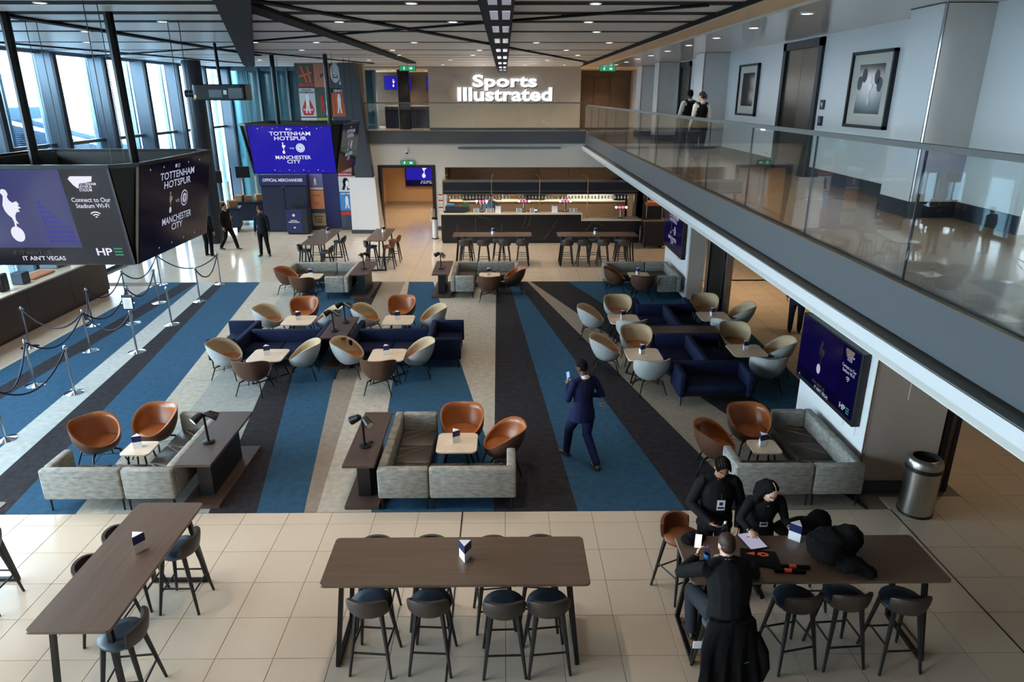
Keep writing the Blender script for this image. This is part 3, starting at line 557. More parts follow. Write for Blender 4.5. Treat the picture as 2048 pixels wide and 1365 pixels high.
# big illuminated sign
t = thing('wall_sign_letters', 'large glowing white two-line wall sign on taupe feature wall', 'sign', (0, 33.98, 0))
fr = ((0, 0, 0), (1, 0, 0), (0, 0, 1), (0, -1, 0))
def letters(txt, u0, v0, u1, v1):
    fit(txt, 'sign_white', t, fr, u0, v0, u1, v1, bold=.03, ext=.02, off=.01, spacing=1.02); fit(txt, 'gloss_black', t, fr, u0 + .03, v0 - .03, u1 + .03, v1 - .03, bold=.03, off=.003, spacing=1.02, name='backing')  # black flat copy of the letters, shifted right and down
letters('Sports', -1.42, 5.78, 1.5, 6.46); letters('Illustrated', -2.12, 5.32, 2.2, 5.92)
# wall screens
def tv(x, y0, y1, z0, z1, label, kind):
    t = thing('wall_screen', label, 'screen', (x, (y0 + y1) / 2, (z0 + z1) / 2)); w, h = y1 - y0, z1 - z0
    MB().box(-.06, -w / 2, -h / 2, .06, w / 2, h / 2).build('housing', 'black', t, bevel=.006)
    fr = ((-.06, 0, .02), (0, -1, 0), (0, 0, 1), (-1, 0, 0))
    quad('scr_navy', t, fr, -w * .485, -h * .45, w * .485, h * .46, .003, 'display')
    if kind == 'wifi': wifi_screen(t, fr, w * .98, h * .92, 'scr_pale', True)
    else: match_screen(t, fr, w, h, 'scr_pale', False, 'scr_dim')
tv(5.15, 9.25, 11.32, .98, 2.12, 'large wall screen on the near pier showing a cockerel emblem', 'wifi'); tv(5.15, 19.8, 22.2, 1.1, 2.25, 'far wall screen on pier beside a grey corner sofa', 'match')
t = thing('wall_screen', 'bright blue screen on the cream wall seen through the doorway', 'screen', (-4.2, 38.4, 1.6)); fr = ((0, -.05, 0), (1, 0, 0), (0, 0, 1), (0, -1, 0))
MB().box(-1.1, -.05, -.65, 1.1, .05, .65).build('housing', 'black', t); quad('scr_blue', t, fr, -1.05, -.6, 1.05, .6, .003, 'display'); quad('scr_navy', t, fr, -1.05, -.6, 1.05, -.3, .004, 'band'); cockerel(t, fr, -.1, .2, .8, 'scr_white'); fit("IF IT AIN'T US\nIT AIN'T VEGAS", 'scr_white', t, fr, -.3, -.5, .5, -.34)
for i, (x, lab) in enumerate(((-6.0, 'leftmost blue screen in the upper lounge'), (-5.35, 'middle blue screen in the upper lounge beside the black column'), (-3.75, 'rightmost blue screen in the upper lounge by the sign wall'))):
    t = thing('lounge_screen', lab, 'screen', (x, 39.9, 6.2), 0, 'upper lounge screens'); fr = ((0, -.04, 0), (1, 0, 0), (0, 0, 1), (0, -1, 0)); MB().box(-.4, -.04, -.35, .4, .04, .35).build('housing', 'black', t); quad('scr_blue', t, fr, -.38, -.33, .38, .33, .003, 'display'); cockerel(t, fr, .1, .0, .4, 'scr_white')
# exit signs
for x, y, z, w, lab in ((-3.92, 30.55, 6.62, .34, 'green exit sign hanging over the upper lounge'), (4.28, 31, 6.62, .34, 'green exit sign hanging over the upper corridor'), (-4.1, 30.62, 2.88, .3, 'small green exit sign above the doorway')):
    t = thing('exit_sign', lab, 'exit sign', (x, y, z), 0, 'exit signs'); MB().box(-w, -.02, -.1, w, .02, .1).build('housing', 'skirting', t); fr = ((0, -.02, 0), (1, 0, 0), (0, 0, 1), (0, -1, 0))
    quad('exit_green', t, fr, -w * .95, -.09, w * .95, .09, .002, 'display'); flat([(-.02, .03), (.05, .03), (.05, .06), (.1, 0), (.05, -.06), (.05, -.03), (-.02, -.03)], 'scr_white', t, fr, .1, 0, 1.1); flat([(-.03, -.07), (-.01, .0), (-.05, .02), (0, .04), (.02, .07), (.04, .04), (.03, -.01), (.05, -.06), (.02, -.03)], 'scr_white', t, fr, -.14, 0, 1.); MB().tube([(0, 0, .1), (0, 0, .24 if z > 5 else .12)], .01, 6).build('hanger', 'steel', t)
t = thing('security_camera', 'white dome security camera bracketed to the wall above the doorway', 'camera', (-4.1, 30.68, 3.36)); MB().box(-.03, -.02, -.05, .03, .02, .14).tube([(0, -.02, .1), (0, -.16, .1), (0, -.16, .0)], .025, 8).build('bracket', 'white_panel', t); MB().lathe([(.07, .02), (.07, -.05), (.001, -.05)], 14, (0, -.16, 0)).build('housing', 'white_panel', t); MB().ell((0, -.16, -.06), (.06, .06, .06)).build('dome', 'gloss_black', t, smooth=True)
# ---- posters
def poster(x0, z0, x1, z1, bgm, lab, shapes, words=()):
    t = thing('poster', lab, 'poster', ((x0 + x1) / 2, 30.71, (z0 + z1) / 2), 0, 'posters on the tall wall'); w, h = x1 - x0, z1 - z0
    MB().box(-w / 2, -.012, -h / 2, w / 2, .0, h / 2).build('sheet', bgm, t); fr = ((0, -.012, 0), (w, 0, 0), (0, 0, h), (0, -1, 0))
    for i, (mt, P) in enumerate(shapes): flat(P, mt, t, fr, off=.002 + .001 * i, name='artwork')
    for wd, mt, u0, v0, u1, v1 in words: fit(wd, mt, t, fr, u0, v0, u1, v1, bold=.02, off=.007)
FIG = [(-.06, .3), (.06, .3), (.12, .1), (.1, -.1), (.16, -.38), (.06, -.38), (.0, -.12), (-.06, -.38), (-.16, -.38), (-.1, -.1), (-.12, .1)]
HEADP = circ(.05, 12, 0, .36, .045)
xs = [(-8.45, -7.8), (-7.78, -7.14), (-7.12, -6.52)]
tri = [(-.4, -.25), (0, .3), (.4, -.25), (.3, -.45), (-.3, -.45)]
poster(*(xs[0][0], 5.9, xs[0][1], 6.8), 'posterC', 'dark green poster with orange crossing bars, top of tower', [('orange', [(-.3, .4), (-.2, .4), (.1, -.3), (0, -.3)]), ('orange', [(.1, .4), (.2, .4), (.35, -.3), (.25, -.3)]), ('orange', [(-.4, 0), (.4, .15), (.4, .08), (-.4, -.08)]), ('red', [(-.45, -.45), (.45, -.45), (.45, -.35), (-.45, -.35)])])
poster(xs[1][0], 5.9, xs[1][1], 6.8, 'posterB', 'plain terracotta poster at the top of the tower', [('leather_brown', [(-.1, -.1), (.15, 0), (.1, .1), (-.1, .05)])])
poster(xs[2][0], 5.9, xs[2][1], 6.8, 'photo_mid', 'grey poster with a close-up smiling face', [('posterA', circ(.33, 18, -.15, .1, .42)), ('photo_dark', [(-.3, .02), (.05, .02), (.0, -.1), (-.25, -.1)]), ('face_white', [(-.26, .0), (.0, .0), (-.03, -.05), (-.22, -.05)])], [('BIG\nMAN', 'card_white', .1, -.4, .42, -.1)])
poster(xs[0][0], 4.75, xs[0][1], 5.86, 'posterA', 'white magazine cover poster with a red triangle', [('red', tri), ('face_white', FIG), ('skin_mid', HEADP)], [('Sports\nIllustrated', 'card_navy', -.45, .33, .45, .48), ('THE REPORT', 'card_white', -.35, -.3, .35, -.22)])
poster(xs[1][0], 4.75, xs[1][1], 5.86, 'posterC', 'green crowd poster with a player in red', [('red', [(a * .9 - .1, b * .9) for a, b in FIG]), ('face_white', [(a * .9 + .25, b * .9 - .1) for a, b in FIG]), ('skin_dark', [(a - .1, b - .02) for a, b in HEADP])])
poster(xs[2][0], 4.75, xs[2][1], 5.86, 'posterD', 'orange poster with a white kitted jumping player', [('photo_dark', [(-.5, .34), (.5, .34), (.5, .5), (-.5, .5)]), ('face_white', FIG), ('skin_dark', HEADP)], [('SENIOR', 'card_white', -.35, .36, .4, .46)])
poster(xs[0][0], 3.4, xs[0][1], 4.7, 'posterA', 'pale grey poster with a photo of a player in red', [('photo_dark', [(-.35, -.25), (.35, -.25), (.35, .4), (-.35, .4)]), ('red', [(a * .8, b * .8) for a, b in FIG]), ('skin_fair', [(a * .8, b * .8) for a, b in HEADP])], [('NO\nEXCUSES', 'card_white', -.35, -.3, .35, -.12)])
poster(xs[1][0], 3.4, xs[1][1], 4.7, 'posterI', 'yellow green poster of two footballers on grass', [('pitch', [(-.5, -.3), (.5, -.3), (.5, -.1), (-.5, -.1)]), ('posterG', [(-.5, -.5), (.5, -.5), (.5, -.35), (-.5, -.35)]), ('red', [(a * .8 - .1, b * .7) for a, b in FIG]), ('face_white', [(a * .8 + .2, b * .7) for a, b in FIG])])
poster(xs[2][0], 3.4, xs[2][1], 4.7, 'posterE', 'blue poster with a man in a dark suit', [('photo_dark', [(-.2, .2), (.15, .2), (.3, -.1), (.35, -.48), (-.25, -.48), (-.22, 0)]), ('skin_fair', circ(.08, 14, -.03, .3, .07))])
for i, (x0, x1) in enumerate(xs): poster(x0, 2.5, x1, 3.36, ('posterA', 'posterC', 'posterF')[i], ('pale poster strip behind the far screen cube', 'green poster strip behind the far screen cube', 'brown poster strip behind the far screen cube')[i], [('photo_mid', [(-.4, -.2), (.4, -.2), (.4, .2), (-.4, .2)])])
poster(xs[0][0], 1.75, xs[0][1], 2.47, 'posterH', 'lilac poster with a small figure, left column', [('face_white', [(a * .6, b * .6) for a, b in FIG]), ('posterA', [(-.5, -.5), (.5, -.5), (.5, -.38), (-.5, -.38)])])
poster(xs[0][0], .92, xs[0][1], 1.72, 'paper_orange', 'pale orange poster with faint line sketch, left column', [('posterB', [(-.1, -.3), (.1, -.3), (.15, -.1), (-.15, -.1)])], [('HOTSPUR', 'leather_brown', -.35, .2, .3, .26)])
poster(xs[0][0], .12, xs[0][1], .89, 'posterF', 'cream programme poster with blue band, left column', [('posterE', [(-.5, .3), (.5, .3), (.5, .5), (-.5, .5)]), ('posterE', [(-.5, -.5), (.5, -.5), (.5, -.4), (-.5, -.4)])], [('Tottenham\nHotspur\nFootball', 'skirting', -.35, -.25, .35, .2)])
poster(xs[1][0], .1, xs[1][1], 2.47, 'navy_flat', 'tall plain indigo panel between the lower posters', [])
poster(xs[2][0], 1.65, xs[2][1], 2.47, 'posterA', 'magazine poster with an american footballer, right column', [('red', [(-.5, .3), (.5, .3), (.5, .5), (-.5, .5)]), ('photo_dark', [(a * 1.8, b * .9 - .05) for a, b in FIG]), ('face_white', [(a * .9 + .1, b * .6 - .1) for a, b in FIG])], [('Sports Illustrated', 'card_white', -.45, .36, .45, .44)])
poster(xs[2][0], .85, xs[2][1], 1.62, 'posterG', 'bright blue poster with white-kit player, right column', [('face_white', FIG), ('skin_dark', HEADP)], [('SPURS', 'card_white', -.4, .4, .4, .48)])
poster(xs[2][0], .1, xs[2][1], .82, 'photo_mid', 'dark poster with a blue-shirted player, right column', [('red', [(-.5, .25), (.5, .25), (.5, .5), (-.5, .5)]), ('posterE', [(a * 1.6, b) for a, b in FIG]), ('skin_mid', HEADP)])
# ---- merchandise kiosk and podium
t = thing('merchandise_kiosk', 'navy kiosk with official merchandise header and double doors', 'kiosk', (-9.35, 30.3, 0))
MB().box(-.98, -.0, 0, .98, .38, 2.0).build('body', 'navy_dark', t); MB().box(-1.02, -.06, 1.98, .98, .38, 2.42).build('header', 'navy_flat', t)
fr = ((0, -.06, 0), (1, 0, 0), (0, 0, 1), (0, -1, 0)); fit('OFFICIAL MERCHANDISE', 'card_white', t, fr, -.86, 2.14, .82, 2.27, bold=.035)
for x in (-.95, .01): MB().box(x, -.03, .06, x + .93, 0, 1.94).build('door', 'navy_dark', t, bevel=.008)
MB().box(-.1, -.06, 1.9, .06, -.03, 1.94).build('latch', 'steel', t)
t = thing('podium', 'dark podium with indigo front and small tablet beside the kiosk', 'podium', (-8.75, 29.65, 0))
MB().box(-.45, 0, .06, .45, .55, 1.05).build('body', 'bar_navy', t, bevel=.01); MB().box(-.42, .03, 0, .42, .5, .06).build('plinth', 'black', t); MB().box(-.43, -.012, .1, .2, 0, 1.02).build('front_panel', 'navy_flat', t); fr = ((0, -.014, 0), (1, 0, 0), (0, 0, 1), (0, -1, 0)); fit('OFFICIAL\nMERCHANDISE', 'card_white', t, fr, -.36, .5, .1, .62, bold=.03); flat(circ(.06, 14), 'card_white', t, fr, -.12, .82); flat(circ(.05, 12, 0, 0, .035), 'card_white', t, fr, -.12, .3)
MB().box(.0, .15, 1.05, .06, .2, 1.25).build('tablet_stand', 'black', t); MB().hexa([(-.12, .05, 1.22), (.3, .05, 1.22), (.3, .3, 1.36), (-.12, .3, 1.36)], [(-.12, .04, 1.24), (.3, .04, 1.24), (.3, .29, 1.38), (-.12, .29, 1.38)]).build('tablet', 'black', t)
# ---- mobile carts by the facade
for i, (x, y, lab) in enumerate(((-12.1, 30.4, 'nearer navy service cart with cardboard boxes and two screens on poles'), (-11.6, 32.4, 'farther navy service cart by the facade with boxes on top'))):
    t = thing('service_cart', lab, 'cart', (x, y, 0), .25, 'service carts'); MB().box(-.7, -.4, .2, .7, .4, 1.0).build('body', 'navy_dark', t, bevel=.02); MB().box(-.74, -.44, 1.0, .74, .44, 1.04).build('top', 'bar_navy', t)
    fr = ((0, -.4, .6), (1, 0, 0), (0, 0, 1), (0, -1, 0)); cockerel(t, fr, .3, 0, .5, 'brass')
    for a in (-.55, .55):
        for b in (-.3, .3): MB().tube([(a - .03, b, .1), (a + .03, b, .1)], .1, 14).build('wheel', 'black', t)
    for k, (a, b, s) in enumerate(((-.45, 0, .34), (-.05, .05, .3), (.4, 0, .36))):
        tag(MB().box(-s / 2, -s / 2, 0, s / 2, s / 2, s * .8).build('cardboard_box', 'cardboard', None, bevel=.01, loc=(x + a * math.cos(.25) - b * math.sin(.25), y + a * math.sin(.25) + b * math.cos(.25), 1.04), rz=.3 * k), ('left', 'middle', 'right')[k] + ' cardboard box on the %s service cart' % ('nearer', 'farther')[i], 'box', 'boxes on the carts')
    for a in (-.3, .3): MB().box(a - .04, .3, 1.04, a + .04, .36, 2.1).build('post', 'lamp_cream', t)
    MB().box(-.5, .2, 2.05, .1, .28, 2.55).build('menu_screen', 'black', t); MB().box(-.75, .3, 1.04, -.7, .35, 2.5).build('post', 'black', t)
# ---- left food counter
t = thing('food_counter', 'long dark fronted food counter with pale stone top at left', 'counter', (0, 0, 0))
for k in range(5): MB().box(-12.0, 11.5 + k * 1.8, .1, -11.85, 11.5 + k * 1.8 + 1.79, 1.06).build('front_panel', 'console', t)
MB().box(-12.8, 11.5, 0, -11.9, 20.48, 1.05).build('body', 'console', t); MB().box(-12.75, 11.4, 1.06, -11.82, 20.5, 1.1).build('top', 'counter_stone', t, bevel=.005)
for i, (x, y, w, d, h, m, n, lab) in enumerate(((-12.15, 16.6, .12, .3, .42, 'black', 'tablet', 'black tablet standing on the left food counter'), (-12.2, 17.3, .3, .3, .3, 'stool_in', 'tub', 'grey blue tub on the left food counter'), (-12.3, 18.1, .4, .9, .06, 'paper_orange', 'tray', 'tan tray lying on the left food counter'), (-12.5, 15.4, .4, .5, .3, 'card_white', 'carton', 'white carton at the near end of the left food counter'), (-12.4, 16.2, .3, .3, .2, 'card_white', 'napkin_box', 'white napkin box behind the tablet on the food counter'), (-12.5, 19.2, .5, .6, .45, 'mullion', 'till', 'grey till at the far end of the left food counter'))):
    tag(MB().box(-w / 2, -d / 2, 0, w / 2, d / 2, h).build(n, m, None, bevel=.02, loc=(x, y, 1.1), rz=.2 if i == 0 else 0), lab, n.replace('_', ' '))
# ---- gallery pictures
def picture(y0, y1, z0, z1, lab, emblem):
    t = thing('framed_picture', lab, 'picture', (6.2, (y0 + y1) / 2, (z0 + z1) / 2), 0, 'framed pictures on the gallery'); w, h = (y1 - y0) / 2, (z1 - z0) / 2
    MB().box(-.07, -w, -h, 0, -w + .05, h).box(-.07, w - .05, -h, 0, w, h).box(-.07, -w, -h, 0, w, -h + .05).box(-.07, -w, h - .05, 0, w, h).build('frame', 'black', t)
    MB().box(-.03, -w + .05, -h + .05, 0, w - .05, h - .05).build('mount', 'frame_mat', t); fr = ((-.03, 0, 0), (0, -1, 0), (0, 0, 1), (-1, 0, 0))
    quad('photo_dark', t, fr, -w * .6, -h * .62, w * .6, h * .66, .003, 'photograph')
    if emblem:
        cockerel(t, fr, .02, -.02, h * .75, 'photo_mid')
        for a, b in ((-.5, .1), (-.3, .3), (.3, .25), (.45, .05)): flat(circ(.09, 12, a * w, b * h + .05, .12), 'skirting', t, fr, off=.004)
picture(11.78, 13.22, 5.06, 6.3, 'nearest framed dark photograph with emblem on the gallery wall', True); picture(18.05, 19.5, 5.1, 6.33, 'framed glossy dark photograph left of the lift on the gallery', False); picture(28.0, 29.2, 5.1, 6.3, 'farthest framed grey photograph on the gallery wall', False)
for z, lab in ((5.42, 'upper small lift control plate beside the lift doors'), (5.12, 'lower small lift call plate beside the lift doors')):
    t = thing('lift_panel', lab, 'control panel', (6.19, 14.3, z), 0, 'lift control plates'); MB().box(-.012, -.09, -.09, .01, .09, .09).build('plate', 'mullion_dark' if z > 5.3 else 'black', t); MB().box(-.016, -.02, -.03, -.012, .03, .04).build('button', 'steel', t)
# ================================================================ FURNITURE
# ---- corner sofas
SH, SD, BT, SZ = .67, .68, .13, .40
def sofa(name, label, cx, cy, sx, sy, lx, ly):
    t = thing(name, label, 'sofa', (cx, cy, 0), 0, 'grey corner sofas')
    def P(m, nm, mt, **k): m.xf(lambda x, y, z: (sx * x, sy * y, z)); return m.build(nm, mt, t, **k)
    G = .006; s1 = .72; h1 = .95
    P(MB().box(0, 0, .2, s1 - G, BT, SH), 'back_panel', 'sofa_grey', smooth=True, bevel=.03, seg=2); P(MB().box(s1 + G, 0, .2, lx, BT, SH), 'back_panel', 'sofa_grey', smooth=True, bevel=.03, seg=2)
    P(MB().box(0, BT + .001, .2, BT, h1 - G, SH), 'back_panel', 'sofa_grey', smooth=True, bevel=.03, seg=2); P(MB().box(0, h1 + G, .2, BT, ly, SH), 'back_panel', 'sofa_grey', smooth=True, bevel=.03, seg=2)
    P(MB().box(lx - BT, BT + .001, .2, lx, SD - .03, SH), 'arm', 'sofa_grey', smooth=True, bevel=.03, seg=2); P(MB().box(BT + .001, ly - BT, .2, SD, ly, SH), 'arm', 'sofa_grey', smooth=True, bevel=.03, seg=2)
    P(MB().box(BT, BT, .2, lx - BT, SD, .27).box(BT, SD, .2, SD, ly - BT, .27), 'seat_base', 'black')
    for x0, x1, y0, y1 in ((BT, SD, BT, SD), (SD, (SD + lx - BT) / 2, BT, SD), ((SD + lx - BT) / 2, lx - BT, BT, SD), (BT, SD, SD, (SD + ly - BT) / 2), (BT, SD, (SD + ly - BT) / 2, ly - BT)):
        c = P(MB().box(x0 + .004, y0 + .004, .27, x1 - .004, y1 - .004, SZ), 'seat_cushion', 'sofa_leather', smooth=True, bevel=.025, seg=2)
        m = MB()
        for f in (.3, .75): m.tube([(x0 + .04, y0 + (y1 - y0) * f, SZ + .003), (x0 + (x1 - x0) * (1 - f * .4), y1 - .04 if f > .5 else y0 + (y1 - y0) * .95, SZ + .003)], .007, 5)
        m.xf(lambda x, y, z: (sx * x, sy * y, z)).build('piping', 'seam', c)
    for x, y in ((.05, .05), (s1 - .04, .05), (s1 + .05, .05), (lx - .06, .05), (.06, ly - .06), (SD - .05, ly - .06), (lx - .06, SD - .1), (.06, h1)):
        P(MB().tube([(x, y, .21), (x, y, 0)], .018, 6, r2=.012), 'leg', 'black_metal')
    return t
sofa('corner_sofa', 'grey corner sofa at the left, nearest the small square table', -4.66, 8.64, -1, 1, 1.85, 1.95)
sofa('corner_sofa', 'grey corner sofa in the centre foreground with console on its left', -1.80, 8.62, 1, 1, 1.95, 1.93)
sofa('corner_sofa', 'grey corner sofa under the near wall screen', 5.1, 8.66, -1, 1, 1.85, 1.93)
sofa('corner_sofa', 'grey corner sofa at the back left of the carpet', -4.5, 21.55, -1, -1, 2.1, 1.95)
sofa('corner_sofa', 'grey corner sofa at the back centre of the carpet before the bar', -1.56, 21.6, 1, -1, 2.0, 1.95)
sofa('corner_sofa', 'grey corner sofa at back right below the far wall screen', 5.1, 21.5, -1, -1, 2.05, 1.95)
# ---- consoles beside sofas
def console(label, x, y, w, d, lamps):
    t = thing('console_table', label, 'console table', (x, y, 0), 0, 'dark console tables')
    MB().box(-w / 2, -d / 2, .69, w / 2, d / 2, .735).build('top', 'console', t, bevel=.006); MB().box(-w * .2, -d / 2 + .3, .06, w * .2, d / 2 - .3, .69).build('pedestal', 'black', t); MB().box(-w / 2 - .02, -d / 2 + .03, 0, w / 2 + .02, d / 2 + .08, .06).build('base', 'console', t)
    return t
console('dark console table on the right of the left foreground sofa', -4.36, 9.55, .5, 1.75, 0); console('dark console table on the left of the centre foreground sofa', -2.05, 9.5, .45, 1.75, 0)
console('dark console table beside the back left corner sofa', -4.2, 20.5, .55, 1.7, 0); console('dark console table beside the back centre corner sofa', -1.85, 20.5, .5, 1.7, 0)
console('dark console table between the two left navy sofas', -3.66, 14.82, .56, 1.5, 0)
t = thing('console_table', 'dark console table between the two right navy sofas', 'console table', (3.98, 14.72, 0), 0, 'dark console tables'); MB().box(-.75, -.24, .64, .75, .24, .685).build('top', 'console', t); MB().box(-.55, -.15, .06, .55, .15, .64).build('pedestal', 'console', t); MB().box(-.72, -.24, 0, .72, .24, .06).build('base', 'console', t)
# ---- navy back-to-back sofas
def navy_sofa(label, x, y, rz):
    t = thing('back_to_back_sofa', label, 'sofa', (x, y, 0), rz, 'navy back-to-back sofas'); b = dict(smooth=True, bevel=.03, seg=2); W2 = .7
    MB().box(0, -W2, .2, .12, W2, .68).build('end_panel', 'navy', t, **b); MB().box(.12, -.07, .2, 1.66, .07, .68).build('back_panel', 'navy', t, **b); MB().box(1.66, -W2, .2, 1.79, W2, .68).build('back_panel', 'navy', t, **b)
    for s in (-1, 1):
        y0, y1 = (.07, .66) if s > 0 else (-.66, -.07)
        for a, c in ((.12, .89), (.9, 1.66)): MB().box(a, y0, .27, c, y1, .41).build('seat_cushion', 'navy', t, **b)
        MB().box(1.79, s * W2 - (.12 if s > 0 else 0), .2, 2.4, s * W2 + (.12 if s < 0 else 0), .68).build('arm', 'navy', t, **b)
    MB().box(1.79, -.58, .27, 2.36, .58, .41).build('seat_cushion', 'navy', t, **b); MB().box(.1, -.62, .2, 2.34, .62, .27).build('seat_base', 'black', t)
    for p in ((.05, -.64), (.05, .64), (2.34, -.64), (2.34, .64), (1.2, -.55), (1.2, .55)): MB().tube([(p[0], p[1], .22), (p[0], p[1], 0)], .018, 6, r2=.012).build('leg', 'black_metal', t)
navy_sofa('navy back-to-back sofa left of the double lamps', -3.97, 14.82, PI); navy_sofa('navy back-to-back sofa right of the double lamps', -3.35, 14.82, 0)
navy_sofa('nearer navy sofa of the dark right hand group', 3.98, 14.48, -PI / 2); navy_sofa('farther navy sofa of the dark right hand group', 3.98, 14.98, PI / 2)
# ---- tub chairs
def tub(name, outer, inner, cush):
    t = thing(name, '', 'armchair', (0, 0, 0)); N = 28; M = 6; th = .03
    def shell(off):
        rings = []
        for i in range(M + 1):
            v = i / M; ring = []
            for j in range(N):
                a = 2 * PI * j / N                                # a=0 front (+y)
                k = (1 - math.cos(a)) / 2; ks = k * k * (3 - 2 * k)
                top = .425 + .30 * ks ** .85 - .02 * math.cos(2 * a); rr = .27 + .055 * ks + .03 * abs(math.sin(a))
                rad = (.17 + (rr - .17) * math.sin(min(1, v * 1.25 + .0) * PI / 2) ** .9) - off * (1 if v > .0 else 1); z = .27 + off * (1 - v) * .6 + (top - .27) * (v ** 1.25)
                lean = -.06 * max(0, (z - .42)) / .3 * ks
                ring.append((rad * 1.06 * math.sin(a), rad * math.cos(a) + lean, z))
            rings.append(ring)
        return rings
    o = shell(0); n = shell(th)
    MB().rings([[(0, 0, .262)] * 0 or [(p[0] * .3, p[1] * .3, .262) for p in o[0]]] + o, caps=False).build('outer_shell', outer, t, smooth=True)
    MB().rings(list(reversed(n)) and [o[-1]] + list(reversed(n)), caps=False).build('inner_shell', inner, t, smooth=True)
    MB().rings([[(r * 1.1 * math.sin(2 * PI * j / N), r * .98 * math.cos(2 * PI * j / N) + .0, z) for j in range(N)] for r, z in ((.235, .33), (.25, .38), (.245, .405), (.20, .418), (.05, .42))], caps=True).build('seat_cushion', cush, t, smooth=True)
    for x in (-1, 1):
        for y in (-1, 1): MB().tube([(x * .13, y * .12, .27), (x * .2, y * .19, .25), (x * .27, y * .27, 0)], [.017, .016, .009], 7).build('leg', 'black_metal', t, smooth=True)
    MB().tube([(-.2, -.2, .18), (.2, .2, .18)], .004, 5).tube([(.2, -.2, .18), (-.2, .2, .18)], .004, 5).build('brace_wire', 'black_metal', t)
    return Proto(t)
TB = tub('tub_armchair', 'leather_brown', 'leather_tan', 'leather_tan'); TGc = tub('tub_armchair', 'fabric_grey', 'fabric_beige', 'leather_tan')
TB.root.scale = TGc.root.scale = (1.02, 1.02, 1.1); G1 = 'tan leather tub chairs'; G2 = 'grey fabric tub chairs'
for p, x, y, dx, dy, lab in (
    (TB, -6.42, 9.98, .8, -.6, 'tan leather tub chair at far left facing right, by the left foreground sofa'), (TB, -5.72, 10.35, -.25, -1, 'tan leather tub chair behind the small square table, back to the blue stripe'),
    (TB, -.7, 10.3, .0, -1, 'tan leather tub chair behind the centre foreground table'), (TB, -.06, 9.78, -1, -.15, 'tan leather tub chair at right of the centre foreground table, side on'),
    (TB, 3.98, 10.25, .1, -1, 'tan leather tub chair behind the small table under the near wall screen'), (TB, 3.3, 9.7, 1, -.3, 'tan leather tub chair behind the standing person with braided hair'),
    (TB, -4.98, 12.9, .12, 1, 'brown leather tub chair with its back to the viewer, left navy group'), (TB, -2.49, 12.92, .05, 1, 'brown leather tub chair with its back to the viewer, right of the left navy group'),
    (TB, -5.02, 16.85, .1, -1, 'brown leather tub chair facing the viewer behind the left navy sofa'), (TB, -2.6, 16.95, -.05, -1, 'brown leather tub chair facing the viewer behind the navy sofa right of the lamps'),
    (TB, -6.42, 20.3, 1, -.1, 'tan leather tub chair at left of the back left sofa group'), (TB, -5.75, 19.45, .1, 1, 'brown leather tub chair back to viewer, back left sofa group'),
    (TB, -.45, 19.5, 0, 1, 'brown leather tub chair back to viewer, back centre sofa group'), (TB, .25, 20.3, -1, 0, 'brown leather tub chair at right of the back centre sofa group'),
    (TB, 3.3, 20.2, 1, -.1, 'brown leather tub chair at left of the back right sofa group'), (TB, 3.98, 19.55, .1, 1, 'brown leather tub chair back to viewer, back right sofa group')): p.at((x, y, 0), face(dx, dy), lab, G1)
for x, y, dx, dy, lab in (
    (-5.78, 13.72, 1, -.1, 'grey tub chair at the left end of the left navy group, near side'), (-4.2, 13.66, -1, -.12, 'grey tub chair just left of the console, near side'),
    (-3.25, 13.8, 1, -.1, 'grey tub chair just right of the console, near side'), (-1.84, 13.72, -1, -.12, 'grey tub chair at the right end of the navy group, near side'),
    (-5.68, 16.25, 1, -.25, 'grey tub chair at the left end of the left navy group, far side'), (-4.3, 16.2, -1, -.1, 'grey tub chair half hidden behind the double lamps, far side'),
    (-3.34, 16.3, 1, -.25, 'grey tub chair just right of the lamps, far side'), (-1.78, 16.25, -1, -.2, 'grey tub chair at the right end of the navy group, far side'),
    (2.17, 13.95, 1, -.15, 'grey tub chair left of the near table in the right hand group'), (2.88, 14.45, 0, -1, 'grey tub chair facing the viewer behind the near table, right hand group'), (2.88, 12.86, -.1, 1, 'grey tub chair back to viewer before the near table, right hand group'),
    (2.13, 16.2, 1, -.15, 'grey tub chair left of the far table in the right hand group'), (2.86, 16.95, 0, -1, 'grey tub chair facing the viewer behind the far table, right hand group'), (2.92, 15.4, -.1, 1, 'grey tub chair back to viewer before the far table, right hand group'),
    (5.1, 14.65, -.15, -1, 'shaded grey tub chair facing the viewer right of the nearer navy sofa'), (5.72, 13.8, -1, .25, 'shaded grey tub chair side on nearest the near wall screen'), (5.22, 12.95, .1, 1, 'shaded grey tub chair back to viewer right of the nearer navy sofa'),
    (5.08, 17.05, -.15, -1, 'shaded grey tub chair facing the viewer right of the farther navy sofa'), (5.76, 16.4, -1, .2, 'shaded grey tub chair side on right of the farther navy sofa'), (5.15, 15.5, 0, 1, 'shaded grey tub chair back to viewer behind the nearer right table')): TGc.at((x, y, 0), face(dx, dy), lab, G2)
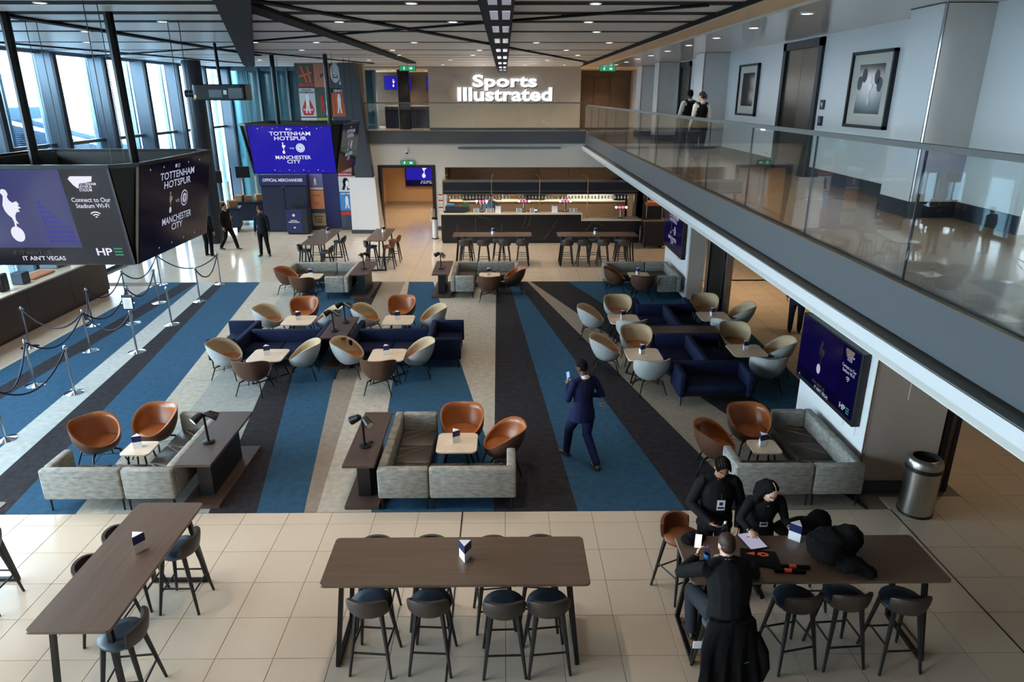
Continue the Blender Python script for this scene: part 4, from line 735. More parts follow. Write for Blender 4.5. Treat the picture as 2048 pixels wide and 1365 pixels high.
# ---- lounge tables
def ltable(w, d, h=.54, four=False):
    t = thing('lounge_table', '', 'table', (0, 0, 0)); MB().prism(rrect(-w / 2, -d / 2, w / 2, d / 2, .09 if w > .5 else .07, 5), h - .028, h).build('tabletop', 'table_light', t, bevel=.004)
    if four:
        for x in (-1, 1):
            for y in (-1, 1): MB().tube([(x * w * .26, y * d * .26, h - .03), (x * w * .42, y * d * .42, 0)], .014, 6).build('leg', 'black_metal', t)
    else:
        for s in (-1, 1):
            a, b = Vector((-w * .4, -s * d * .4, .01)), Vector((w * .4, s * d * .4, .01)); ta, tb = Vector((-w * .2, -s * d * .2, h - .03)), Vector((w * .2, s * d * .2, h - .03))
            MB().tube([ta, a], .018, 4).build('leg', 'black_metal', t); MB().tube([tb, b], .018, 4).build('leg', 'black_metal', t); MB().tube([a, b], .016, 4).build('floor_bar', 'black_metal', t)
    return Proto(t)
LT = ltable(.72, .72); LS = ltable(.44, .44, four=True); LM = ltable(.62, .64)
CARD = None
def card():
    t = thing('menu_card', '', 'menu card', (0, 0, 0)); r = .062
    P = [(r * math.cos(PI / 2 * 1 + 2 * PI * i / 3 + .5), r * math.sin(PI / 2 + 2 * PI * i / 3 + .5)) for i in range(3)]
    MB().prism([(a * 1.2, b * 1.2) for a, b in P], 0, .105).build('lower_band', 'card_white', t); MB().prism([(a * 1.205, b * 1.205) for a, b in P], .105, .2).build('upper_band', 'card_navy', t); MB().prism([(a * 1.15, b * 1.15) for a, b in P], .2, .203).build('top_edge', 'card_white', t)
    return Proto(t)
CARD = card()
for p, x, y, lab in ((LT, -4.88, 13.57, 'near side of the left navy sofa'), (LT, -2.42, 13.56, 'near side of the navy sofa right of the lamps'), (LT, -4.9, 15.95, 'far side of the left navy sofa'), (LT, -2.53, 15.95, 'far side of the navy sofa right of the lamps'),
    (LT, 2.86, 13.54, 'left of the nearer right hand navy sofa'), (LT, 2.85, 15.95, 'left of the farther right hand navy sofa'), (LT, 5.08, 13.75, 'in shade right of the nearer right hand navy sofa'), (LT, 5.06, 16.15, 'in shade right of the farther right hand navy sofa'),
    (LS, -5.55, 9.55, 'inside the left foreground corner sofa'), (LM, -.74, 9.68, 'inside the centre foreground corner sofa'), (LS, 3.95, 9.5, 'inside the corner sofa under the near screen'), (LM, -5.72, 20.25, 'inside the back left corner sofa'), (LM, -.45, 20.3, 'inside the back centre corner sofa'), (LM, 4.0, 20.3, 'inside the back right corner sofa')):
    p.at((x, y, 0), 0, 'pale topped lounge table ' + lab, 'pale lounge tables')
    CARD.at((x - .03, y + .02, .54), random.uniform(-.2, .4), 'menu card on the table ' + lab, 'three-sided menu cards')
# ---- reading lamps
def rlamp():
    t = thing('reading_lamp', '', 'lamp', (0, 0, 0)); MB().lathe([(.09, 0), (.09, .018), (.08, .022), (.001, .022)], 16).build('base', 'black_metal', t, smooth=True, angle=.5); MB().box(-.03, .03, 0, .03, .16, .018).build('foot', 'black_metal', t, bevel=.005); MB().tube([(0, 0, .02), (-.015, 0, .46)], .018, 8).build('stem', 'black_metal', t)
    for s in (-1, 1):
        h = MB().tube([(s * .02 - .015, s * .0, .45), (s * .06, -.02, .46), (s * .17, -.06, .40)], [.034, .052, .066], 12).build('lamp_head', 'black_metal', t, smooth=True, angle=.6); MB().tube([(s * .165, -.058, .403), (s * .172, -.061, .399)], .058, 12).build('lens', 'lamp_cream', h)
    return Proto(t)
RL = rlamp()
for x, y, rz, z, lab in ((-4.4, 9.35, .5, .735, 'black double-head lamp on the left foreground console'), (-2.06, 9.2, -.5, .735, 'black double-head lamp on the centre foreground console'), (-4.16, 20.3, .8, .735, 'black double-head lamp on the back left console'), (-1.88, 20.3, -.6, .735, 'black double-head lamp on the back centre console'), (-3.72, 14.5, .1, .735, 'nearer of two black lamps between the left navy sofas'), (-3.6, 15.1, .0, .735, 'farther of two black lamps between the left navy sofas')): RL.at((x, y, z), rz, lab, 'black reading lamps')
# ---- bar-height tables and stools
def btable(name, L, D, label, x, y, rz):
    t = thing(name, label, 'table', (x, y, 0), rz, 'bar height tables'); h = 1.05
    MB().prism(rrect(-L / 2, -D / 2, L / 2, D / 2, .05, 4), h - .03, h).build('tabletop', 'wood_dark', t, bevel=.006)
    for s in (-1, 1):
        xt, xb = s * (L / 2 - .2), s * (L / 2 - .1)
        for q in (-1, 1): MB().tube([(xt, q * (D / 2 - .13), h - .03), (xb, q * (D / 2 - .06), .02)], .032, 4).build('leg', 'black_metal', t)
        MB().tube([(xb, -D / 2 + .04, .025), (xb, D / 2 - .04, .025)], .03, 4).build('floor_bar', 'black_metal', t); MB().tube([(xt, -D / 2 + .1, h - .05), (xt, D / 2 - .1, h - .05)], .025, 4).build('top_bar', 'black_metal', t)
    MB().box(-L / 2 + .2, -.03, h - .08, L / 2 - .2, .03, h - .03).build('apron_rail', 'black_metal', t)
    return t
def stool(outer, inner):
    t = thing('bar_stool', '', 'stool', (0, 0, 0)); N = 20                   # faces +y, back at -y
    def ring(k, z, f): return [((.215 * k) * math.sin(a) * (1 if math.cos(a) < .3 else .96), .2 * k * math.cos(a), z + f(a)) for a in [2 * PI * j / N for j in range(N)]]
    zero = lambda a: 0
    MB().rings([ring(.6, .70, zero), ring(.95, .72, zero), ring(1.03, .75, zero), ring(1.0, .775, zero), ring(.5, .785, zero)]).build('seat', inner, t, smooth=True)
    def back(off, K=11):
        out = []
        for i, (z, r) in enumerate(((.735, 1.0), (.77, 1.08), (.85, 1.12), (.925, 1.12), (.945, 1.08))):
            out.append([((.215 * r - off) * math.sin(a), (.2 * r - off) * math.cos(a) - .02 - .12 * max(0, z - .76), z - .07 * abs(math.sin((a - PI))) ** 4 * (z - .70) / .25) for a in [PI - 1.1 + 2.2 * j / (K - 1) for j in range(K)]])
        return out
    o, n = back(0), back(.035)
    MB().rings([a + list(reversed(b)) for a, b in zip(o, n)]).build('backrest', outer, t, smooth=True, angle=.9)
    for x in (-1, 1):
        for y in (-1, 1): MB().tube([(x * .13, y * .12, .72), (x * .215, y * .22, 0)], .028, 6, r2=.015).build('leg', 'ash_black', t)
    for a, b in (((-1, -1), (1, -1)), ((1, -1), (1, 1)), ((1, 1), (-1, 1)), ((-1, 1), (-1, -1))):
        z = .27 if a[1] == b[1] else .33; k = .13 + .085 * (1 - z / .72); k2 = .12 + .1 * (1 - z / .72); MB().tube([(a[0] * k, a[1] * k2, z), (b[0] * k, b[1] * k2, z)], .011, 6).build('stretcher', 'ash_black', t)
    return Proto(t)
SD_ = stool('stool_out', 'stool_in'); SB_ = stool('stool_brown', 'stool_brown')
SG = 'bar stools'
def stools(pts, rz, who, p=None, side='near'):
    for i, (x, y) in enumerate(pts):
        n = ('first', 'second', 'third', 'fourth')[i]
        (p or SD_).at((x, y, 0), rz + random.uniform(-.12, .12), '%s dark stool from left, %s side of %s' % (n.capitalize() if 0 else n, side, who), SG)
btable('bar_table', 2.68, .8, 'brown bar table in the centre foreground', -.5, 6.1, .0)
stools([(-1.36, 5.82), (-.76, 5.82), (-.02, 5.78), (.42, 5.8)], 0, 'the centre foreground bar table'); stools([(-1.43, 6.45), (-.83, 6.45), (-.13, 6.43), (.38, 6.44)], PI, 'the centre foreground bar table', side='far')
btable('bar_table', 2.12, .77, 'grey brown bar table in the left foreground', -3.95, 6.16, PI / 2)
SD_.at((-3.66, 5.4, 0), PI / 2 + .1, 'nearest dark bar stool on the right of the left foreground bar table', SG); SD_.at((-3.72, 6.75, 0), PI / 2, 'farther dark bar stool on the right of the left foreground bar table', SG)
SD_.at((-4.3, 6.25, 0), -PI / 2, 'nearer dark stool on the left of the left foreground bar table', SG); SD_.at((-4.28, 6.8, 0), -PI / 2, 'farther dark stool on the left of the left foreground bar table', SG)
btable('bar_table', 2.12, .77, 'bar table cut off at the left edge of the picture', -6.28, 6.2, PI / 2); SD_.at((-5.98, 6.75, 0), PI / 2, 'dark bar stool at the left picture edge', SG)
btable('bar_table', 2.6, .78, 'brown bar table at the right covered with coats and a tablet', 3.14, 6.1, .0)
SD_.at((2.13, 5.5, 0), -.05, 'dark bar stool under the seated man with a jacket on its back', SG); stools([(2.94, 5.83), (3.46, 5.86), (4.02, 5.8)], .12, 'the coat-covered bar table, past the seated man')
SB_.at((2.05, 6.9, 0), face(.5, -1), 'brown leather bar stool at the far left corner of the coat-covered table', SG); SD_.at((3.45, 6.72, 0), PI, 'dark stool hidden under a black coat on the far side of the right table', SG)
btable('bar_table', 2.8, .75, 'bar table beside the merchandise podium', -6.22, 23.8, PI / 2); btable('bar_table', 2.2, .68, 'bar table before the doorway at the far left of the bar', -4.28, 24.1, PI / 2)
SD_.at((-6.6, 22.9, 0), -PI / 2, 'dark stool on the left of the podium bar table', SG); SD_.at((-5.85, 22.7, 0), PI / 2, 'nearer dark stool on the right of the podium bar table', SG); SD_.at((-5.8, 24.4, 0), PI / 2, 'farther dark stool on the right of the podium bar table', SG); SD_.at((-6.6, 24.3, 0), -PI / 2, 'farther dark stool on the left of the podium bar table', SG)
SD_.at((-4.52, 23.5, 0), -PI / 2, 'dark stool on the left of the doorway bar table', SG); SB_.at((-3.95, 23.5, 0), PI / 2, 'nearer brown stool on the right of the doorway bar table', SG); SB_.at((-3.9, 24.5, 0), PI / 2, 'farther brown stool on the right of the doorway bar table', SG)
btable('bar_table', 2.72, .75, 'left bar table in front of the black bar counter', -.42, 24.1, 0); btable('bar_table', 2.75, .75, 'right bar table in front of the black bar counter', 3.2, 24.1, 0)
stools([(-1.35, 23.85), (-.72, 23.85), (.0, 23.85), (.62, 23.85)], 0, 'the left bar table before the counter'); stools([(2.15, 23.85), (2.72, 23.85), (3.4, 23.85), (4.08, 23.85)], 0, 'the right bar table before the counter')
stools([(-1.3, 24.5), (-.2, 24.5), (.65, 24.5)], PI, 'the left bar table before the counter', side='far'); stools([(2.2, 24.5), (3.2, 24.5), (4.1, 24.5)], PI, 'the right bar table before the counter', side='far')
for x, y, lab in ((-.42, 6.12, 'the centre foreground bar table'), (-3.88, 6.3, 'the left foreground bar table'), (-6.15, 24.3, 'the podium bar table'), (-4.25, 24.5, 'the doorway bar table'), (-.4, 24.1, 'the left bar table before the counter'), (3.15, 24.1, 'the right bar table before the counter')): CARD.at((x, y, 1.05), .5 + random.uniform(-.2, .2), 'three-sided menu card on ' + lab, 'three-sided menu cards')
c = CARD.at((3.14, 6.42, 1.05), .9, 'tilted blue and white menu card among the coats on the right table', 'three-sided menu cards')
# ---- rope barrier
def stanchion():
    t = thing('barrier_post', '', 'barrier post', (0, 0, 0)); MB().lathe([(.19, 0), (.19, .008), (.14, .022), (.05, .04), (.025, .05)], 24).build('base', 'chrome', t, smooth=True, angle=.7); MB().lathe([(.022, .04), (.022, .94)], 12).build('pole', 'steel', t, smooth=True, angle=.7)
    MB().lathe([(.022, .92), (.036, .925), (.036, .965), (.03, .97), (.034, .985), (.02, 1.0), (.001, 1.0)], 12).build('cap', 'chrome', t, smooth=True, angle=.6); m = MB()
    for a in range(4): m.tube([(.035 * math.cos(a * PI / 2), .035 * math.sin(a * PI / 2), .945), (.06 * math.cos(a * PI / 2), .06 * math.sin(a * PI / 2), .93)], .006, 5)
    m.build('hook', 'chrome', t); return Proto(t)
ST = stanchion()
PT = {'a': (-8.6, 10.9), 'b': (-8.57, 12.9), 'c': (-9.6, 13.3), 'd': (-8.49, 15.25), 'e': (-9.62, 15.35), 'f': (-11.16, 15.6), 'g': (-8.6, 17.3), 'h': (-10.6, 17.25), 'i': (-9.65, 17.4), 'j': (-8.75, 19.45), 'k': (-9.86, 19.3), 'l': (-8.9, 21.4), 'm': (-10.74, 21.35), 'n': (-10.7, 19.2)}
LBL = dict(a='at the left picture edge beside the foreground sofa', b='nearest complete one on the pale stripe', c='on the charcoal stripe second nearest', d='on the pale stripe below the small notice', e='on the blue stripe left of the notice post', f='on the tiles nearest the food counter', g='on the pale stripe right of the notice', h='on the tiles beside the counter end', i='directly behind the small hanging notice', j='on the pale stripe third from the far end', k='between the cube screen and the pale stripe', l='at the far end by the carpet edge', m='at the far corner beneath the near screen cube', n='far one next to the food counter')
RN = dict(a='left edge', b='nearest', c='second nearest', d='notice', e='blue stripe', f='counter tile', g='right of notice', h='counter end', i='behind notice', j='third from far end', k='middle cube side', l='far end', m='far corner', n='far counter')
for k, (x, y) in PT.items(): ST.at((x, y, 0), 0, 'polished steel barrier post ' + LBL[k], 'barrier posts')
t = thing('barrier_notice', 'small dark framed notice on top of a barrier post', 'notice', (-8.49, 15.25, 1.0)); MB().box(-.12, -.015, .02, .12, .015, .36).build('frame', 'navy_dark', t, bevel=.006); MB().box(-.1, -.018, .05, .1, -.015, .3).build('sheet', 'card_white', t); MB().tube([(0, 0, -.02), (0, 0, .04)], .015, 8).build('socket', 'steel', t); fr = ((0, -.018, 0), (1, 0, 0), (0, 0, 1), (0, -1, 0)); m = MB()
for k in range(6): m.box(-.07, -.0195, .08 + k * .033, .07 - .02 * (k % 2), -.018, .09 + k * .033)
m.build('print_lines', 'skirting', t)
for a, b in ('ab', 'bd', 'ac', 'ce', 'fe', 'ef', 'eh', 'ed', 'dg', 'hn', 'ik', 'gj', 'nm', 'ml', 'jl', 'ei'):
    if (a, b) in (('e', 'f'), ('b', 'd'), ('g', 'j'), ('e', 'h'), ('d', 'g')) and (a, b) != ('e', 'h'): continue
    p, q = Vector((*PT[a], .93)), Vector((*PT[b], .93)); n = 14; sag = .42
    m = MB().tube([p.lerp(q, i / n) - Vector((0, 0, sag * 4 * (i / n) * (1 - i / n))) for i in range(n + 1)], .018, 6)
    r = tag(m.build('barrier_rope', 'navy_dark', smooth=True), 'navy rope from %s post to %s post' % (RN[a], RN[b]), 'rope', 'barrier ropes')
# ---- litter bin
t = thing('litter_bin', 'brushed steel litter bin with open curved top beside the taupe pier', 'bin', (5.83, 8.55, 0))
MB().lathe([(.225, .03), (.225, .72)], 28, caps=False).build('body', 'steel_brushed', t, smooth=True); MB().lathe([(.232, 0), (.232, .035)], 28).build('base_ring', 'black', t); MB().lathe([(.236, .69), (.236, .75)], 28).build('black_band', 'black', t)
def lid(k, z): return [(k * .235 * math.cos(2 * PI * j / 28), k * .235 * math.sin(2 * PI * j / 28), z + .0 * math.sin(2 * PI * j / 28)) for j in range(28)]
MB().rings([lid(1.0, .75), lid(1.0, .79), lid(.94, .84), lid(.84, .865), lid(.7, .87)], caps=False).build('lid', 'steel_brushed', t, smooth=True); MB().lathe([(.165, .868), (.16, .80), (.001, .80)], 24, caps=False).build('opening', 'void', t)
# ================================================================ BAR
t = thing('bar_counter', 'long black marble bar counter with pale stone top', 'bar counter', (0, 27.72, 0))
for k in range(4): MB().box(-2.5 + k * 1.39, 0, .1, -2.5 + (k + 1) * 1.39 - .004, .06, 1.14).build('front_panel', 'marble_black', t)
MB().box(3.06, 0, .1, 5.38, .06, .89).build('front_panel', 'marble_black', t); MB().box(-2.48, .04, 0, 3.04, .7, 1.13).box(3.04, .04, 0, 5.36, .7, .88).build('carcass', 'bar_navy', t); MB().box(-2.48, .05, 0, 5.36, .08, .1).build('plinth', 'black', t)
MB().box(-2.58, -.05, 1.14, 3.08, .75, 1.19).build('top', 'counter_stone', t, bevel=.006); MB().box(3.08, -.04, .89, 5.4, .75, .94).build('top', 'counter_stone', t, bevel=.006); MB().box(3.04, -.03, .89, 3.08, .72, 1.14).build('end_slab', 'counter_stone', t)
for a, b in (((-2.0, .2), (-1.85, .75)), ((-1.2, .3), (-1.15, 1.05)), ((-1.1, 1.1), (-.5, .92)), ((.7, .6), (.85, 1.1)), ((.9, .62), (1.05, 1.08)), ((1.6, .2), (2.1, .95)), ((1.55, .15), (1.72, .4)), ((3.2, .5), (3.5, .85)), ((3.6, .8), (3.95, .7)), ((-.2, .3), (-.1, .8))): MB().tube([(a[0], -.001, a[1]), ((a[0] + b[0]) / 2 + .03, -.001, (a[1] + b[1]) / 2), (b[0], -.001, b[1])], .004, 4).build('marble_vein', 'vein', t)
t = thing('bar_canopy', 'navy overhead bar canopy with brass rails on thin posts', 'canopy', (0, 28.05, 0))
MB().box(-2.45, 0, 2.02, 5.3, .9, 2.36).build('fascia', 'bar_navy', t); MB().box(-2.45, -.005, 1.9, 5.3, .9, 2.0).build('lower_fascia', 'bar_navy', t)
for z in (2.37, 2.01, 1.89): MB().box(-2.46, -.02, z - .008, 5.31, .01, z + .008).build('rail', 'brass', t)
for x, k in ((-2.42, .16), (-.5, .04), (1.4, -.1), (3.3, -.2)): MB().tube([(x, -.03, 1.19 if x < 3.05 else .94), (x, -.03, 2.5), (x + k, .5, 2.62)], .014, 7).build('post', 'brass', t)
MB().box(5.15, .0, .94, 5.22, .08, 1.9).build('end_post', 'steel', t)
gl = thing('hanging_wine_glass', 'clear stemmed glass hanging upside down from the rack over the bar', 'glass', (0, 0, 0), 0, 'glasses hanging over the bar'); MB().lathe([(.034, 0), (.03, -.004), (.005, -.008), (.005, -.09), (.03, -.11), (.04, -.15), (.034, -.21)], 10, caps=False).build('bowl_and_stem', 'glassware', gl, smooth=True); GP = Proto(gl)
for i in range(56):
    x = -2.3 + i * .132
    if 19 < i < 22 or i == 33: continue
    GP.at((x, 28.3, 1.89), 0, gl['label'])
def tap(x, z, lab):
    t = thing('beer_tap', lab, 'beer tap', (x, 28.05, z), 0, 'beer taps'); MB().tube([(0, 0, 0), (0, 0, .4)], .045, 12).build('column', 'chrome', t, smooth=True, angle=.6); MB().box(-.26, -.05, .4, .26, .05, .47).build('crossbar', 'chrome', t, bevel=.01); MB().lathe([(.08, 0), (.08, .03)], 12).build('foot', 'black', t)
    for k in range(4): b = MB().tube([(-.2 + k * .133, -.05, .44), (-.2 + k * .133, -.075, .44)], .048, 12).build('badge', 'badge_white' if k in (0, 3) else 'badge_red', t); MB().tube([(-.2 + k * .133, -.03, .47), (-.2 + k * .133, -.05, .57)], .014, 6).build('handle', 'black', t); MB().tube([(-.2 + k * .133, -.05, .4), (-.2 + k * .133, -.06, .33)], .01, 6).build('spout', 'chrome', t)
tap(-.9, 1.19, 'leftmost beer tap with four glowing badges on the bar'); tap(.78, 1.19, 'second beer tap from left with glowing badges on the bar'); tap(2.42, 1.19, 'third beer tap from left with glowing badges on the bar'); tap(4.65, .94, 'beer tap with glowing badges on the lower bar section')
def small(n, x, y, z, lab, cat, parts, group=None, rz=0):
    t = thing(n, lab, cat, (x, y, z), rz, group)
    for pn, mt, m, sm in parts: m.build(pn, mt, t, smooth=sm, angle=.6)
small('cardboard_carton', -2.15, 28.25, 1.19, 'blue printed carton at the left end of the bar', 'box', [('body', 'blue_box', MB().box(-.17, -.12, 0, .17, .12, .3), False), ('lid_flap', 'card_white', MB().box(-.17, -.12, .3, .17, .0, .31), False)])
small('gift_bag', -1.55, 28.3, 1.19, 'green bag standing on the bar near the blue carton', 'bag', [('body', 'green_bag', MB().hexa([(-.16, -.08, 0), (.16, -.08, 0), (.16, .08, 0), (-.16, .08, 0)], [(-.13, -.05, .3), (.13, -.05, .3), (.13, .05, .3), (-.13, .05, .3)]), False), ('handle', 'lamp_cream', MB().tube([(-.06, 0, .3), (-.03, 0, .38), (.03, 0, .38), (.06, 0, .3)], .008, 6), True)])
for x, lab in ((-.25, 'white card terminal on the bar right of the bartender'), (2.0, 'white card terminal on the bar beside the third tap')): small('card_terminal', x, 28.0, 1.19, lab, 'terminal', [('body', 'card_white', MB().hexa([(-.11, -.1, 0), (.11, -.1, 0), (.11, .1, 0), (-.11, .1, 0)], [(-.11, -.02, .26), (.11, -.02, .26), (.11, .08, .28), (-.11, .08, .28)]), False), ('screen', 'black', MB().box(-.1, -.05, .27, .1, .03, .285), False)])
for i, (x, n) in enumerate(((-1.2, 3), (-.7, 4), (.5, 3), (1.05, 3), (2.62, 4))):
    for k in range(n): small('pint_glass', x + k * .085, 28.0 + .05 * (k % 2), 1.19, 'clear pint glass in a row on the bar top', 'glass', [('body', 'glassware', MB().lathe([(.03, 0), (.042, .15), (.036, .15), (.026, .01), (.001, .01)], 10, caps=False), True)], 'pint glasses on the bar')
small('laptop', -1.95, 27.95, 1.19, 'dark slanted till screen lying at the left end of the bar', 'till', [('base', 'black', MB().box(-.45, -.1, 0, .4, .2, .04), False), ('screen', 'bar_navy', MB().hexa([(-.4, .0, .05), (.5, .0, .02), (.5, .03, .02), (-.4, .03, .05)], [(-.4, .08, .24), (.5, .08, .2), (.5, .11, .2), (-.4, .11, .24)]), False)])
small('dispenser', 1.25, 27.95, 1.19, 'small white lit card reader on the middle of the bar', 'card reader', [('stand', 'black', MB().box(-.04, -.02, 0, .04, .02, .16), False), ('display', 'scr_white', MB().box(-.05, -.03, .06, .05, -.02, .13), False)])
bb = thing('back_bar', 'stone topped back bar with sink and dark shelf behind the counter', 'back bar', (0, 32.1, 0)); MB().box(-2.5, 0, 0, 5.5, .58, 1.02).build('cabinet', 'bar_wood', bb); MB().box(-2.5, -.03, 1.02, 5.5, .58, 1.06).build('top', 'counter_stone', bb); MB().box(2.9, .54, 1.06, 5.4, .57, 1.5).build('splashback', 'white_panel', bb); MB().box(.9, .2, 1.2, 1.9, .5, 1.45).build('shelf_unit', 'black', bb); MB().box(-1.9, .1, 1.06, -.9, .5, 1.75).build('coffee_machine', 'black', bb)
m = MB().tube([(4.3, .4, 1.06), (4.3, .4, 1.45), (4.3, .15, 1.45), (4.3, .15, 1.3)], .015, 7); m.build('tap', 'chrome', bb); MB().box(5.0, .1, 1.06, 5.45, .5, 2.0).build('fridge', 'photo_dark', bb)
BN = 'bottle standing on the back bar shelf'
for i in range(16):
    x = (.95 + i * .07) if i < 12 else (-.35 + (i - 12) * .09); z = 1.45 if i < 12 else 1.06; mt = ('bottle_dark', 'bottle_amber', 'bottle_dark', 'glassware')[i % 4]
    small('bottle', x, 32.35, z, ('dark green', 'amber', 'dark green', 'clear')[i % 4] + ' glass ' + BN + (' unit' if i < 12 else ' top at left'), 'bottle', [('body', mt, MB().lathe([(.032, 0), (.032, .17), (.012, .22), (.012, .29), (.001, .29)], 9, caps=False), True), ('cap', 'black', MB().lathe([(.014, .28), (.014, .31), (.001, .31)], 8, caps=False), False)], 'bottles on the back bar')
t = thing('service_trolley', 'black service trolley with a raised tan tray right of the bar', 'trolley', (5.75, 26.9, 0)); MB().box(-.42, -.3, .12, .42, .3, 1.05).build('cabinet', 'marble_black', t, bevel=.01); MB().box(-.46, -.34, 1.05, .46, .34, 1.08).build('worktop', 'bar_wood', t)
for x in (-.3, .3): MB().tube([(x, 0, 1.08), (x, 0, 2.6)], .012, 6).build('post', 'steel', t); MB().tube([(x - .03, 0, .06), (x + .03, 0, .06)], .06, 10).build('wheel', 'black', t)
MB().box(-.34, -.2, 1.62, .34, .2, 1.74).build('shelf', 'leather_tan', t); MB().box(-.4, .2, 1.1, .4, .24, 2.9).build('back_board', 'marble_black', t)
small('bread_tray', 5.75, 26.88, 1.74, 'tan tray of rolls on the raised trolley shelf', 'tray', [('tray', 'paper_orange', MB().box(-.28, -.15, 0, .28, .15, .04), False), ('roll', 'leather_tan', MB().ell((-.15, 0, .06), (.08, .06, .05)), True), ('roll', 'leather_tan', MB().ell((.1, 0, .06), (.08, .06, .05)), True)])
small('cylinder_stand', -2.85, 28.7, 0, 'slim white and chrome cylinder stand at left end of the bar', 'dispenser', [('body', 'white_panel', MB().lathe([(.11, 0), (.11, .85), (.001, .85)], 16, caps=False), True), ('collar', 'black', MB().lathe([(.113, .8), (.113, .88)], 16), False), ('spout', 'chrome', MB().tube([(0, 0, .85), (0, 0, 1.2), (-.1, -.05, 1.25), (-.14, -.08, .7)], .02, 8), True), ('base', 'black', MB().lathe([(.14, 0), (.14, .04)], 16), False)])
for z in (1.5, 1.25, .95): small('wall_notice', -2.75, 30.69, z, ('upper', 'middle', 'lower')[(1.5, 1.25, .95).index(z)] + ' small red and white notice on the wall left of the bar', 'notice', [('sheet', 'card_white', MB().box(-.1, -.01, -.08, .1, 0, .08), False), ('red_band', 'red', MB().box(-.1, -.013, .0, .1, -.01, .06), False)], 'wall notices')

t = thing('floor_socket', 'small brown floor socket cover in the blue stripe beside the suited man', 'floor socket', (1.86, 12.2, .006)); MB().box(-.05, -.09, 0, .05, .09, .006).build('plate', 'bar_wood', t, bevel=.002); MB().box(-.03, -.03, .006, .03, .03, .008).build('flap', 'joint_metal', t)
# ================================================================ PEOPLE
def V3(*a): return Vector(a)
def remesh(mb, voxel, smooth_it=4, fac=.5, wob=None):
    me = mb.mesh('tmp', [], recalc=True); ob = bpy.data.objects.new('tmp', me); COL.objects.link(ob)
    r = ob.modifiers.new('r', 'REMESH'); r.mode = 'VOXEL'; r.voxel_size = voxel
    s = ob.modifiers.new('s', 'SMOOTH'); s.iterations = smooth_it; s.factor = fac
    out = bpy.data.meshes.new_from_object(ob.evaluated_get(bpy.context.evaluated_depsgraph_get()))
    bpy.data.objects.remove(ob); bpy.data.meshes.remove(me)
    if wob:
        from mathutils import noise as nz
        a, f = wob
        for v in out.vertices: v.co += v.normal * (a * nz.noise(v.co * f) + a * .5 * abs(nz.noise(v.co * f * 2.3)) + a * .3 * nz.noise(v.co * f * 4.7))
    out.polygons.foreach_set('use_smooth', [True] * len(out.polygons)); return out
class Body:
    def __init__(s): s.mb = MB(); s.pts = []
    def loft(s, path, rad, mi, lat=V3(1, 0, 0), n=14, step=.03):
        P = [Vector(p) for p in path]; D = [(P[i + 1] - P[i]).length for i in range(len(P) - 1)]
        pts, rr = [], []
        for i in range(len(P) - 1):                      # smooth in-between rings
            k = max(1, int(D[i] / step))
            for j in range(k):
                t = j / k; pts.append(P[i].lerp(P[i + 1], t)); a, b = rad[i], rad[i + 1]; e = t * t * (3 - 2 * t) * .5 + t * .5
                rr.append((a[0] + (b[0] - a[0]) * e, a[1] + (b[1] - a[1]) * e))
        pts.append(P[-1]); rr.append(rad[-1]); rings = []
        for i, p in enumerate(pts):
            d = (pts[min(i + 1, len(pts) - 1)] - pts[max(i - 1, 0)]).normalized(); u = lat - d * lat.dot(d)
            u = u.normalized() if u.length > .05 else d.orthogonal().normalized(); w = d.cross(u)
            rings.append([p + u * rr[i][0] * math.cos(2 * PI * j / n) + w * rr[i][1] * math.sin(2 * PI * j / n) for j in range(n)])
        s.mb.rings(rings); s.pts += [(q, mi) for r in rings for q in r]
    def ell(s, c, r, mi, rot=None, n=14, m=9):
        k = len(s.mb.v); s.mb.ell(c, r, n, m, rot); s.pts += [(Vector(q), mi) for q in s.mb.v[k:]]
    def hand(s, wrist, d, nrm, mi, curl=.5, side=1, size=1., thumb=.6):
        """palm plus five unequal bent fingers; d = direction of the hand, nrm = back-of-hand normal"""
        d = Vector(d).normalized(); nrm = (Vector(nrm) - d * Vector(nrm).dot(d)).normalized(); lat = d.cross(nrm) * side; w = Vector(wrist)
        s.loft([w - d * .01, w + d * .04 * size, w + d * .085 * size], [(.026 * size, .019), (.038 * size, .017), (.040 * size, .015)], mi, lat, 10, .02)
        for k, (o, L) in enumerate(((-.029, .078), (-.010, .088), (.010, .084), (.029, .066))):
            b = w + d * .082 * size + lat * o * size; L *= size; q1 = b + (d * math.cos(curl * .6) - nrm * math.sin(curl * .6)) * L * .45
            q2 = q1 + (d * math.cos(curl * 1.5) - nrm * math.sin(curl * 1.5)) * L * .32; q3 = q2 + (d * math.cos(curl * 2.1) - nrm * math.sin(curl * 2.1)) * L * .25
            s.loft([b - d * .02, q1, q2, q3], [(.0095, .0095), (.009, .009), (.0085, .0085), (.007, .007)], mi, lat, 8, .015)
        tb = w + d * .02 * size - lat * .028 * size; t1 = tb + (d * .7 - lat * thumb - nrm * .25).normalized() * .042; t2 = t1 + (d * .9 - lat * thumb * .3 - nrm * .4).normalized() * .036
        s.loft([tb, t1, t2], [(.013, .013), (.0105, .0105), (.008, .008)], mi, lat, 8, .015)
def person(label, loc, rz, mats, J, voxel=.014, hair=None, group=None, k=1.0, cat='person', girth=1.1, **kw):
    return person_(label, loc, rz, mats, J, voxel, hair, group, k, cat, girth, **kw)
